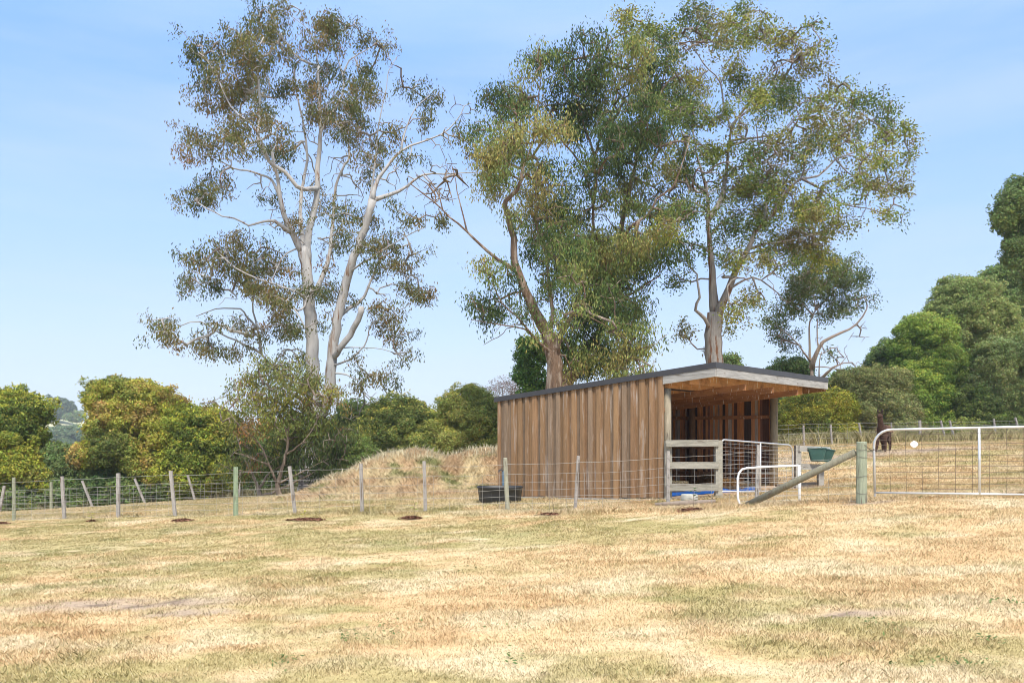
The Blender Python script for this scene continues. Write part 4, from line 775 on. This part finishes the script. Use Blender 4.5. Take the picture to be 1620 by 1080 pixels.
# ------------------------------------------------------------------ farm gates
def pipe(pts, r, c=(0.62, 0.63, 0.64)): return MB().tube(pts, r, 8, c)
def farm_gate(name, label, TL, TR, BL, BR, r, rad_l, rad_r, bars, hs, vs, wr=.003, col=(0.62,0.63,0.64), bottom=True, drop=0.0, wcol_=(0.40, 0.38, 0.36), mat_='galv'):
    TL, TR, BL, BR = [np.asarray(v, float) for v in (TL, TR, BL, BR)]
    root = thing(name, label, 'gate', (BL+BR)/2)
    q = lambda s, t: (TL*(1-s)+TR*s)*t+(BL*(1-s)+BR*s)*(1-t)
    Lx = np.linalg.norm(TR-TL); Hh = np.linalg.norm(TL-BL); pts = []
    if drop: pts += [q(0, -drop)]
    elif rad_l > .12 and not bottom: pts += [q(.18, -.04), q(.07, .0)]
    pts += [q(0, 0.0 if bottom else .12), q(0, .5)]
    for k in range(7 if rad_l else 1):
        a = k/6*math.pi/2 if rad_l else math.pi/2; pts.append(q(rad_l*(1-math.sin(math.pi/2-a if False else math.pi/2-a))/Lx if rad_l else 0, 1-rad_l*(1-math.sin(a))/Hh if rad_l else 1))
    pts.append(q(.5, 1))
    for k in range(7 if rad_r else 1):
        a = k/6*math.pi/2 if rad_r else 0; pts.append(q(1-rad_r*(1-math.sin(a))/Lx if rad_r else 1, 1-rad_r*(1-math.cos(a))/Hh if rad_r else 1))
    if rad_r: pts = pts[:-7]+[q(1-rad_r*(1-math.sin(k/6*math.pi/2))/Lx, 1-rad_r*(1-math.cos(k/6*math.pi/2))/Hh) for k in range(7)]
    pts += [q(1, .5), q(1, 0)]
    pipe(pts, r, col).build('frame', M[mat_], root, smooth=True)
    if bottom: pipe([q(0, 0), q(.5, 0), q(1, 0)], r*.8, col).build('bottom_rail', M[mat_], root, smooth=True)
    for b in bars: pipe([q(b, 0), q(b, .5), q(b, 1)], r*1.0, (0.72, 0.73, 0.74)).build('upright', M[mat_], root, smooth=True)
    w_ = MB(); bx = np.array([0, -.01, 0])
    for t in hs: w_.tube([q(.004, t)+bx, q(.5, t)+bx+R.normal(0, .004, 3), q(.996, t)+bx], wr, 3, wcol_, cap=False)
    for s in vs: w_.tube([q(s, .01)-bx*.3, q(s, .5)-bx*.3+R.normal(0, .004, 3), q(s, .99)-bx*.3], wr, 3, wcol_, cap=False)
    w_.build('wire_mesh', M['wire'], root)
    return root
big = farm_gate('farm_gate', 'long galvanised farm gate with rounded corner and wire mesh, right of the big post',
    P(1382, 680, 14.3), P(1706, 673, 13.2), P(1384, 779, 14.3), P(1706, 783, 13.2), .021, .28, .28, [.535],
    list(np.array([.92,.84,.76,.68,.59,.50,.42,.33,.24,.15,.07])), list(np.arange(1, 12)/12.0), .0036, wcol_=(0.16, 0.12, 0.095))
# hinge pin end and chain to the post
MB().tube([P(1384, 779, 14.3), P(1384, 785, 14.3)], .017, 6, (0.5, 0.5, 0.5)).build('foot', M['galv'], big)
ch_ = MB(); c0, c1 = P(1369, 704, 14.2), P(1383, 711, 14.25)
for i in range(9):
    t = i/8; c = c0*(1-t)+c1*t+np.array([0, 0, -.035*math.sin(math.pi*t)]); an = np.linspace(0, 2*math.pi, 9)
    fl_ = (i % 2)*math.pi/2
    ch_.tube([c+np.array([math.cos(q)*.017, math.sin(q)*.009*math.sin(fl_), math.sin(q)*.009*math.cos(fl_)-math.cos(q)*.009]) for q in an], .003, 4, (0.10, 0.07, 0.06), cap=False)
tag(ch_.build('chain', M['wire']), 'rusty chain joining the long gate to the big post', 'chain')
# small diamond notice on the mesh
c = P(1446.3, 702.3, 14.02); sg_ = []; N_ = 40
for k in range(N_):
    a = 2*math.pi*k/N_; rr_2 = 1/(abs(math.cos(a))**1.45+abs(math.sin(a))**1.45)**(1/1.45); sg_.append((math.cos(a)*rr_2*.069, math.sin(a)*rr_2*.058))
V = [[c[0]+x, c[1]-.003, c[2]+z] for x, z in sg_]+[[c[0]+x, c[1]+.003, c[2]+z] for x, z in sg_]
Fq = [tuple(range(N_)), tuple(range(2*N_-1, N_-1, -1))]+[(k, k+N_, (k+1) % N_+N_, (k+1) % N_) for k in range(N_)]
sgn = thing('notice_plate', 'small white diamond notice wired to the long gate mesh', 'sign', c)
obj('plate', np.array(V), Fq, M['paint'], sgn, np.full((len(Fq), 3), .8))
tx = MB()                                          # its wording is too small to read in the photograph: two short grey lines of marks
for row, (z, wd) in enumerate([(.013, .028), (-.012, .046)]):
    x = -wd/2
    while x < wd/2: l = R.uniform(.004, .009); tx.obox(c+np.array([x, -.0055, z-.004]), [l, 0, 0], [0, .002, 0], [0, 0, .008], (0.22, 0.25, 0.34)); x += l+.003
tx.build('lettering', M['paint'], sgn)

mg = farm_gate('yard_gate', 'silver mesh gate swung across the open front of the shed', P(1141, 695, 18.25), P(1254, 704, 20.4), P(1141, 777, 18.25), P(1254, 776, 20.4), .02, .12, .22, [.52],
    [.93,.86,.78,.70,.62,.54,.45,.36,.27,.18,.09], list(np.arange(1, 17)/17.0), .003, wcol_=(0.50, 0.49, 0.47))
sgt = thing('small_gate', 'short white painted tube gate with one curved end standing by the brace log', 'gate', P(1216, 801, 15.75))
def q3(px, py, D=15.75): return P(px, py, D)
MB().tube([q3(1181, 803), q3(1175, 801), q3(1170, 796), q3(1167.5, 788), q3(1167, 770), q3(1167, 756), q3(1169, 748), q3(1174, 742), q3(1182, 740), q3(1215, 738), q3(1264, 736)], .021, 10, (0.80, 0.81, 0.82)).build('frame', M['paint'], sgt, smooth=True)
MB().tube([q3(1264, 735), q3(1264.5, 765), q3(1265, 801)], .025, 10, (0.82, 0.83, 0.84)).build('upright', M['paint'], sgt, smooth=True)
w_ = MB()
for k in range(7): w_.tube([q3(1168, 749+k*7.3), q3(1265, 747+k*7.3)], .003, 3, (0.5, 0.5, 0.48), cap=False)
for k in range(6): w_.tube([q3(1182+k*14.5, 740), q3(1182+k*14.5, 799)], .003, 3, (0.5, 0.5, 0.48), cap=False)
w_.build('wire_mesh', M['wire'], sgt)

# ------------------------------------------------------------------ timber rails beside the shed opening
def rail_fence(label, posts, rails, pw, rh, c):
    b = P(*posts[0][2:]); b[2] = g1(b[0], b[1]); root = thing('rail_fence', label, 'fence', b)
    for (px, pyt, pxb, pyb, D) in [(p[0], p[1], p[2], p[3], p[4]) for p in posts]:
        lo = P(pxb, pyb, D); lo[2] = min(lo[2], g1(lo[0], D))-.08; MB().beam(lo, P(px, pyt, D), pw, pw, c, up=(0, 1, 0)).build('post', M['grey_wood'], root)
    for (xa, ya, Da, xb, yb, Db) in rails:
        a, b2 = P(xa, ya, Da)-[0, pw*.5+.025, 0], P(xb, yb, Db)-[0, pw*.5+.025, 0]; MB().beam(a, b2, .05, rh, tuple(np.array(c)*R.uniform(.95, 1.2))).build('rail', M['grey_rail'], root)
    return root
rail_fence('three grey timber rails and a thick square post closing the left of the shed opening', [(1057, 697, 1057, 790, 18.55), (1136.5, 696, 1136.5, 791, 18.2)],
    [(1053, 701, 18.5, 1135, 700.5, 18.2), (1053, 735.5, 18.5, 1135, 735.5, 18.2), (1053, 769.5, 18.5, 1135, 770.5, 18.2)], .15, .15, (0.33, 0.31, 0.255))
rail_fence('two grey timber rails on short posts to the right of the shed, carrying the buckets', [(1262, 704, 1262, 772, 20.7), (1298, 735, 1298, 767, 21.3)],
    [(1262, 709, 20.7, 1310, 711, 21.5), (1262, 737.5, 20.7, 1309, 738.5, 21.5)], .14, .15, (0.36, 0.34, 0.30))
mt = MB(); pA, pB = P(1240, 776, 20.9), P(1296, 771, 21.0)
for k in range(3): mt.beam(pA+[0, k*.3, k*.05], pB+[R.uniform(-.5, .2), k*.3, k*.04], .14, .06, (0.30, 0.26, 0.21))
tag(mt.build('timber_offcuts', M['grey_wood']), 'low heap of weathered boards lying on the ground behind the small white gate', 'timber')

# ------------------------------------------------------------------ feed buckets hung over the rail
def bucket(label):
    root = thing('feed_bucket', label, 'bucket', (0, 0, 0), 'green feed buckets on the rail'); ORG[root.name] = np.zeros(3)
    W1, W2, D1, D2, H = .22, .15, .26, .17, .30; c = (0.045, 0.115, 0.10)
    def ring(wx, wy, z, r=.05, yo=0.0):
        o = []
        for (sx, sy, a0) in ((1, 1, 0), (-1, 1, 90), (-1, -1, 180), (1, -1, 270)):
            for a in (0, 30, 60, 90): t = math.radians(a0+a); o.append([sx*(wx-r)+r*math.cos(t), sy*(wy/1-r)+r*math.sin(t)+yo, z])
        return o
    rings = [ring(W2, D2/2, 0, yo=.05), ring((W1+W2)/2, (D1+D2)/4, H*.5, yo=.02), ring(W1, D1/2, H), ring(W1+.012, D1/2+.012, H), ring(W1+.012, D1/2+.012, H+.02), ring(W1-.008, D1/2-.008, H+.02), ring(W2, D2/2-.01, .02, yo=.05)]
    V = [v for r_ in rings for v in r_]; n = 16; Fq = [tuple(range(n))[::-1], tuple(6*n+i for i in range(n))]
    for i in range(6):
        for j in range(n): Fq.append((i*n+j, i*n+(j+1) % n, (i+1)*n+(j+1) % n, (i+1)*n+j))
    obj('tub', np.array(V), Fq, M['plastic'], root, np.tile(c, (len(Fq), 1)))
    for sx in (-.11, .11): MB().tube([[sx, .12, H+.01], [sx, .15, H+.07], [sx, .21, H+.075], [sx, .235, H+.02], [sx, .235, H-.05]], .014, 6, (0.05, 0.06, 0.06)).build('hook', M['plastic'], root)
    m_ = MB(); m_.tube([[-.12, -.01, H+.022], [-.06, -.05, H+.05], [.06, -.05, H+.05], [.12, -.01, H+.022]], .010, 6, (0.45, 0.50, 0.50)); m_.build('lip', M['plastic'], root)
    return root
bk = bucket('dark green plastic feed bucket hooked on the rail, the nearer left one'); q = P(1292.5, 729, 20.75); bk.location = q; bk.rotation_euler = (math.radians(-7), 0, math.radians(-20))
b2 = copy_tree(bk); b2['label'] = 'dark green plastic feed bucket at the right end of the rail, tilted'; b2.location = P(1303.5, 729.5, 21.0); b2.rotation_euler = (math.radians(-6), math.radians(9), math.radians(-22))

# ------------------------------------------------------------------ trough, tap, pot, tarpaulin, hay, log
def loft(rings, close=(True, True)):
    n = len(rings[0]); V = [v for r_ in rings for v in r_]; Fq = []
    for i in range(len(rings)-1):
        for j in range(n): Fq.append((i*n+j, i*n+(j+1) % n, (i+1)*n+(j+1) % n, (i+1)*n+j))
    if close[0]: Fq.append(tuple(range(n))[::-1])
    if close[1]: Fq.append(tuple((len(rings)-1)*n+j for j in range(n)))
    return np.array(V), Fq
tc_ = P(791, 789, 20.3); tc_[2] = g1(tc_[0], tc_[1])-.02
tub = thing('water_trough', 'oval black plastic water trough with flared rim at the shed corner', 'trough', tc_)
def el(rx, ry, z, n=40, p=2.6): return [[tc_[0]+rx*np.sign(math.cos(t))*abs(math.cos(t))**(2/p), tc_[1]+ry*np.sign(math.sin(t))*abs(math.sin(t))**(2/p), tc_[2]+z] for t in np.linspace(0, 2*math.pi, n, endpoint=False)]
V, Fq = loft([el(.47, .30, 0), el(.49, .32, .02), el(.51, .34, .2), el(.54, .365, .37), el(.575, .39, .375), el(.58, .395, .40), el(.56, .375, .415), el(.53, .35, .40), el(.50, .33, .12), el(.47, .31, .1)], (True, False))
obj('basin', V, Fq, M['plastic'], tub, np.tile([0.022, 0.023, 0.025], (len(Fq), 1)), True)
V, Fq = loft([el(.505, .333, .30)], (False, False)); obj('water', V, [tuple(range(40))], mat('water', (0.02, 0.03, 0.035), attr=False, rough=.05, spec=.5), tub)
m_ = MB()
for k in range(16):
    t = 2*math.pi*k/16; a, b = np.array([tc_[0]+.505*math.cos(t), tc_[1]+.335*math.sin(t), tc_[2]+.06]), np.array([tc_[0]+.535*math.cos(t), tc_[1]+.365*math.sin(t), tc_[2]+.36]); MB().tube([a, b], .012, 5, (0.022, 0.023, 0.025)).build('rib', M['plastic'], tub)
tp = P(796, 770, 20.85); tp[2] = g1(tp[0], tp[1]); tap = thing('water_tap', 'upright blue-grey water pipe with tap behind the trough', 'tap', tp)
MB().tube([tp-[0, 0, .1], tp+[0, 0, .40], tp+[0, 0, .75]], .022, 8, (0.10, 0.17, 0.24)).build('pipe', M['plastic'], tap)
MB().tube([tp+[0, 0, .74], tp+[-.04, -.02, .78], tp+[-.10, -.05, .77], tp+[-.11, -.055, .72]], .018, 8, (0.06, 0.06, 0.065)).obox(tp+[-.06, -.03, .80], [.07, 0, 0], [0, .02, 0], [0, 0, .02], (0.06, 0.06, 0.06)).build('spout', M['plastic'], tap)
pc = P(1090.5, 790, 17.75); pc[2] = g1(pc[0], pc[1])-.01
def ci(r, z, n=28): return [[pc[0]+r*math.cos(t), pc[1]+r*math.sin(t), pc[2]+z] for t in np.linspace(0, 2*math.pi, n, endpoint=False)]
V, Fq = loft([ci(.185, 0), ci(.19, .01), ci(.18, .15), ci(.172, .165), ci(.15, .165), ci(.145, .15), ci(.14, .03)], (True, True))
tag(obj('concrete_pot', V, Fq, M['concrete'], None, np.tile([0.42, 0.41, 0.36], (len(Fq), 1)), True), 'squat round grey concrete pot on the ground in front of the rails', 'pot')
# crumpled blue tarpaulin along the shed front
tn, tm = 70, 14; V = []
for j in range(tm):
    for i in range(tn):
        s = i/(tn-1); d = j/(tm-1); a = S(-.25+.0*s, 0, 0); p = P(1058, 780, 19.3)*(1-s)+P(1196, 782, 20.7)*s; p = p+np.array([.12*math.sin(s*19), d*.55, 0])
        V.append([p[0], p[1], g1(p[0], p[1])+.02+.085*math.sin(math.pi*min(1, d*1.1))*(0.45+.9*float(vn(s*14, d*3, 5)))+.03*float(vn(s*50, d*9, 7))])
Fq = [(j*tn+i, j*tn+i+1, (j+1)*tn+i+1, (j+1)*tn+i) for j in range(tm-1) for i in range(tn-1)]
tag(obj('tarpaulin', np.array(V), Fq, M['tarp'], None, np.tile([0.012, 0.085, 0.33], (len(Fq), 1)), True), 'crumpled bright blue tarpaulin lying along the front of the shed floor', 'tarpaulin')
for k, (hx_, hy_, hd, rx, hz, lab) in enumerate([(1128, 765, 22.3, .62, .42, 'larger heap of straw on the shed floor behind the rails'), (1151, 768, 20.9, .27, .30, 'small mound of straw on the shed floor behind the mesh gate')]):
    c = P(hx_, hy_, hd); n = 5000; q = R.normal(0, .42, (n, 2)); r2 = (q**2).sum(1); kp = r2 < 1; q = q[kp]; r2 = r2[kp]; n = len(q)
    x = c[0]+q[:, 0]*rx; y = c[1]+q[:, 1]*rx; z = gz(x, y)+hz*(1-r2)**1.2*(.6+.4*R.random(n))
    hb = blades('straw', x, y, z, R.uniform(.03, .10, n), np.full(n, .012), np.array([0.55, 0.36, 0.17])*(0.6+.7*R.random(n))[:, None], 2.5); hb.name = 'straw_heap'; hb['kind'] = 'thing'; tag(hb, lab, 'straw')
    nn_ = 18; V = [[c[0]+math.cos(2*math.pi*j/nn_)*rx*f, c[1]+math.sin(2*math.pi*j/nn_)*rx*f, g1(c[0], c[1])-.03+hz*(1-f*f)*.95] for f in (1, .75, .5, .25, .02) for j in range(nn_)]
    V, Fq = loft([V[i*nn_:(i+1)*nn_] for i in range(5)], (False, True)); obj('heap_core', V, Fq, M['mound'], hb, np.tile([0.45, 0.30, 0.15], (len(Fq), 1)), True)
la, lb = P(1036, 806, 16.9), P(1132, 800, 16.75)
for v in (la, lb): v[2] = g1(v[0], v[1])+.05
tag(MB().tube([la, (la*2+lb)/3+[0, .02, 0], (la+lb*2)/3+[0, -.02, 0], lb], [.035, .05, .055, .052], 10, (0.26, 0.21, 0.17), rough=.06).build('fallen_log', M['post'], None, smooth=True), 'thin grey log lying on the grass below the rails', 'log')

# ------------------------------------------------------------------ saplings with mulch rings along the fence
def sapling(h, n, c, lab, px, py, D):
    b = P(px, py, D); b[2] = g1(b[0], D); root = thing('sapling', lab, 'sapling', b, 'newly planted saplings along the near fence')
    tw = [b, b+[.01, 0, h*.5], b+[-.01, .01, h]]; MB().tube(tw, [.006, .005, .003], 5, (0.2, .15, .1)).build('stem', M['brown_bark'], root)
    V, Fq, C_ = [], [], []
    for k in range(n):
        z = h*(.45+.55*k/max(1, n-1)); a = k*2.4+R.random(); d = np.array([math.cos(a), math.sin(a)*.6, .35]); s = np.array([-math.sin(a), math.cos(a), 0])*.028; p = b+np.array([0, 0, z]); L_ = R.uniform(.10, .16)
        i = len(V); V += [p, p+d*L_*.5+s, p+d*L_-[0, 0, .02], p+d*L_*.5-s]; Fq.append((i, i+1, i+2, i+3)); C_.append(c)
    obj('foliage', np.array(V), Fq, M['leaf'], root, np.array(C_))
def mulch(px, py, D, r, lab, c=(0.17, 0.085, 0.055)):
    r *= .85
    b = P(px, py, D); n = int(750*(r/.3)**2); q = R.normal(0, .38, (n, 2))*np.array([R.uniform(.8, 1.15), R.uniform(.6, .9)]); q = q[((q**2).sum(1) < 1.6) & (fbm(q[:, 0]*3+px, q[:, 1]*3+px, 3, 2) > .38)]; n = len(q); x = b[0]+q[:, 0]*r*1.15; y = b[1]+q[:, 1]*r
    z = gz(x, y)+.02*np.clip(1-(q**2).sum(1), 0, 1)+R.random(n)*.012; a = R.random(n)*6.28; l = .03*(0.5+R.random(n)); s = .012
    d = np.stack([np.cos(a)*l, np.sin(a)*l, R.normal(0, .012, n)], 1); t = np.stack([-np.sin(a)*s, np.cos(a)*s, R.normal(0, .006, n)], 1); p = np.stack([x, y, z+.012], 1)
    V = np.stack([p-d-t, p+d-t, p+d+t, p-d+t], 1).reshape(-1, 3)
    o = obj('bark_mulch', V, np.arange(n*4).reshape(n, 4), M['mound'], None, np.array(c)*(0.6+.9*R.random(n))[:, None]); tag(o, lab, 'mulch', 'rings of red-brown bark mulch below the near fence')
for (px, py, D, r, lab) in [(-2,828,20.5,.3,'patch of bark mulch at the left edge below the fence'),(145,827,19.6,.14,'faint small patch of bark mulch below the leftmost sapling'),(288,826,18.6,.28,'patch of bark mulch with no sapling left of the thick green post'),(484,825,17.4,.40,'widest dark red patch of bark mulch, right of the thick green post'),(650,822,17.0,.27,'patch of bark mulch beneath the sapling in front of the mound'),(868,821,16.5,.26,'patch of bark mulch beneath the bare stick in front of the shed wall'),(1091,816,15.6,.30,'patch of bark mulch beneath the leafy sapling by the fallen log')]: mulch(px, py, D, r, lab)
sapling(.22, 5, (0.30, 0.36, 0.04), 'leftmost tiny yellow-green sapling in front of the fence', 144, 824, 19.7)
sapling(.16, 4, (0.34, 0.34, 0.04), 'low yellow-green sapling above the widest mulch patch', 482, 817, 17.7)
sapling(.30, 5, (0.24, 0.32, 0.05), 'thin sapling with wide light green leaves in front of the mound', 656, 815, 17.4)
sapling(.28, 0 or 1, (0.14, 0.16, 0.05), 'almost bare upright stick sapling in front of the shed wall', 875, 818, 16.6)
sapling(.40, 9, (0.05, 0.09, 0.03), 'dark leafy sapling standing before the fallen log', 1097, 812, 15.7)

# small weeds and clover scattered in the lawn
wx, wy = [], []
for (px, py) in [(1165/2,860),(600,997),(560,1010),(640,990),(455,1047),(1265/2+0,1000),(790,1000),(1410,985),(1425,1000),(1530,1040),(1560,1015),(1600,960),(975,1015),(820,1045),(1500,1055),(160,870),(700,905),(600,928),(400,920),(1380,990),(740,900),(1590,950),(250,910)]:
    D = 1.55*F/(py-HY); c = P(px, py, D); D = (EYE-g1(c[0], c[1]))*F/(py-HY); c = P(px, py, D); n = R.integers(8, 60); wx.append(c[0]+R.normal(0, .09, n)*R.uniform(.6, 1.6)); wy.append(c[1]+R.normal(0, .09, n))
x = np.concatenate(wx); y = np.concatenate(wy); n = len(x); p = np.stack([x, y, gz(x, y)+R.uniform(.02, .055, n)], 1)
a = R.random(n)*6.28; l = R.uniform(.006, .022, n)[:, None]; d = np.stack([np.cos(a), np.sin(a), R.normal(0.15, .3, n)], 1)*l; t = np.stack([-np.sin(a), np.cos(a), R.normal(0, .3, n)], 1)*l*.5
tag(obj('weeds', np.stack([p-d, p+t, p+d, p-t], 1).reshape(-1, 3), np.arange(n*4).reshape(n, 4), M['leaf'], None, lerp((0.07, 0.13, 0.045), (0.17, 0.20, 0.07), fbm(x*1.3, y*1.3, 2, 2))*(0.7+.7*R.random(n))[:, None], at=(0, 0, 0)), kind='stuff')

# ------------------------------------------------------------------ far small buildings and screens seen through gaps
def far_shed(label, px0, px1, pyt, pyb, D, wc, rc):
    a, b = P(px0, pyb, D), P(px1, pyb, D); h = (pyb-pyt)*D/F; root = thing('garden_shed', label, 'shed', (a+b)/2)
    W_ = b[0]-a[0]; m_ = MB(); m_.obox(a, [W_, 0, 0], [0, 2.4, 0], [0, 0, h*.8], wc)
    for k in range(int(W_/.2)): m_.obox(a+[k*.2, -.02, 0], [.05, 0, 0], [0, .018, 0], [0, 0, h*.8], wc)
    m_.build('wall', M['roof'], root)
    z = a[2]+h*.8; V = [[a[0]-.15, D-.2, z], [b[0]+.15, D-.2, z], [b[0]+.15, D+1.2, z+h*.25], [a[0]-.15, D+1.2, z+h*.25], [b[0]+.15, D+2.6, z], [a[0]-.15, D+2.6, z]]
    V += [[v[0], v[1], v[2]-.06] for v in V]
    obj('roof', np.array(V), [(0,1,2,3),(3,2,4,5),(6,9,8,7),(9,11,10,8),(0,6,7,1),(5,4,10,11),(0,3,9,6),(3,5,11,9),(1,7,8,2),(2,8,10,4)], M['roof'], root, np.tile(rc, (10, 1)))
far_shed('pale green steel shed glimpsed between the shed posts and golden shrub', 1216, 1262, 655, 702, 52, (0.30,0.36,0.33), (0.45,0.52,0.50))
far_shed('grey-roofed low building far off behind the red blossomed shrub', 395, 470, 762, 782, 60, (0.25,0.30,0.27), (0.32,0.36,0.36))
pm = thing('timber_screen', 'grey slatted timber screen low between the young gum and the mound', 'screen', P(497, 783, 36))
for k in range(5): a = P(472, 779-k*6.5, 36.0); MB().obox(a, [1.35, 0, 0], [0, .03, 0], [0, 0, .15], (0.27, 0.24, 0.24)).build('slat', M['grey_wood'], pm)
for px in (476, 500, 518): MB().obox(P(px, 783, 36.06), [.09, 0, 0], [0, .09, 0], [0, 0, 1.0], (0.22, 0.20, 0.18)).build('post', M['grey_wood'], pm)

# ------------------------------------------------------------------ alpaca
al = P(1397, 712, 29); al[2] = g1(al[0], al[1]); al_root = thing('alpaca', 'dark brown alpaca standing in the paddock, head up and looking at the camera', 'alpaca', al)
# local frame: the animal faces the camera with its body running back and to the right
fx_ = np.array([-.60, -.80, 0]); sx_ = np.array([.80, -.60, 0])
def AL(f, s, z): return fx_*f+sx_*s+np.array([0, 0, z])
J, E, Rd = [], [], []
def jn(p, r, par=None):
    J.append(tuple(p)); Rd.append(r)
    if par is not None: E.append((par, len(J)-1))
    return len(J)-1
pel = jn(AL(-.42, 0, .76), (.19, .21)); md = jn(AL(-.10, 0, .74), (.20, .22), pel); chs = jn(AL(.22, 0, .74), (.18, .20), md)
rmp = jn(AL(-.58, 0, .70), (.12, .13), pel); tl = jn(AL(-.68, 0, .58), (.05, .05), rmp); jn(AL(-.70, 0, .44), (.03, .03), tl)
n1 = jn(AL(.34, 0, .90), (.115, .12), chs); n2 = jn(AL(.40, 0, 1.06), (.10, .105), n1); n3 = jn(AL(.42, .0, 1.20), (.095, .10), n2); hd = jn(AL(.45, 0, 1.30), (.115, .11), n3)
mz = jn(AL(.56, 0, 1.26), (.055, .05), hd); jn(AL(.63, 0, 1.23), (.035, .035), mz)
for s in (-1, 1):
    k = jn(AL(.22, .11*s, .56), (.08, .085), chs); k2 = jn(AL(.24, .125*s, .34), (.052, .055), k); k3 = jn(AL(.22, .125*s+(-.03 if s < 0 else 0), .16), (.05, .05), k2); k4 = jn(AL(.24, .13*s+(-.05 if s < 0 else 0), .045), (.042, .042), k3); jn(AL(.30, .13*s+(-.05 if s < 0 else 0), .025), (.03, .026), k4)
    k = jn(AL(-.44, .10*s, .56), (.12, .11), pel); k2 = jn(AL(-.36, .115*s, .40), (.075, .08), k); k3 = jn(AL(-.52, .12*s, .27), (.052, .055), k2); k4 = jn(AL(-.49, .12*s, .06), (.042, .042), k3); jn(AL(-.43, .12*s, .025), (.03, .026), k4)
me = bpy.data.meshes.new('body'); me.from_pydata(J, E, []); me.update()
ao = bpy.data.objects.new('body', me); COL.objects.link(ao); ao.parent = al_root; me.materials.append(mat('dark_fleece', (0.075, 0.045, 0.034), attr=False, rough=1.0, spec=.05, noise=[(6, .55, 1.6, 5)], bump=(30, 1.0, .05)))
sk = ao.modifiers.new('skin', 'SKIN')
for i, v in enumerate(me.skin_vertices[0].data): v.radius = Rd[i]; v.use_root = (i == 0)
ss = ao.modifiers.new('sub', 'SUBSURF'); ss.levels = 2; ss.render_levels = 2
for s in (-1, 1):
    b = AL(.43, .055*s, 1.37); m_ = MB(); m_.tube([al+b, al+b+AL(.01, .018*s, .05), al+b+AL(.0, .022*s, .10), al+b+AL(-.01, .014*s, .145)], [.028, .032, .022, .004], 7, (0.05, 0.035, 0.03)); m_.build('ear', M['fleece'], al_root, smooth=True)
    e = AL(.51, .062*s, 1.315); m_ = MB(); m_.tube([al+e+AL(0, -.008*s, 0), al+e, al+e+AL(.0, .008*s, 0)], [.008, .014, .006], 8, (0.01, 0.01, 0.01)); m_.build('eye', M['plastic'], al_root, smooth=True)
m_ = MB(); n = 420                                  # woolly topknot and fleece tufts as short locks
for k in range(n):
    f, s, z = R.uniform(-.6, .2), R.normal(0, .6), 0; s = np.clip(s, -1, 1)
    base_ = AL(f, .205*s, .74+.21*math.sqrt(max(0, 1-s*s))*R.uniform(.7, 1)); d = R.normal(0, .018, 3)-[0, 0, .03]
    m_.tube([al+base_, al+base_+d], [.018, .004], 4, tuple(np.array([0.26, 0.165, 0.12])*R.uniform(.5, 1.5)), cap=False)
for k in range(26): b = AL(.43+R.normal(0, .03), R.normal(0, .035), 1.37); m_.tube([al+b, al+b+R.normal(0, .012, 3)+[0, 0, .025]], [.016, .004], 4, (0.07, 0.04, 0.03), cap=False)
m_.build('fleece', M['fleece'], al_root)

# ------------------------------------------------------------------ air
hz = MB().obox([-1500, -60, -14], [3000, 0, 0], [0, 1600, 0], [0, 0, 75])
ho = hz.build('haze', None); tag(ho, kind='stuff')
hm = bpy.data.materials.new('haze'); hm.use_nodes = True; hm.node_tree.nodes.clear()
vo = hm.node_tree.nodes.new('ShaderNodeVolumePrincipled'); mo = hm.node_tree.nodes.new('ShaderNodeOutputMaterial'); vo.inputs['Color'].default_value = (0.80, 0.88, 1.0, 1); vo.inputs['Density'].default_value = 0.0004
hm.node_tree.links.new(vo.outputs[0], mo.inputs['Volume']); ho.data.materials.clear(); ho.data.materials.append(hm)
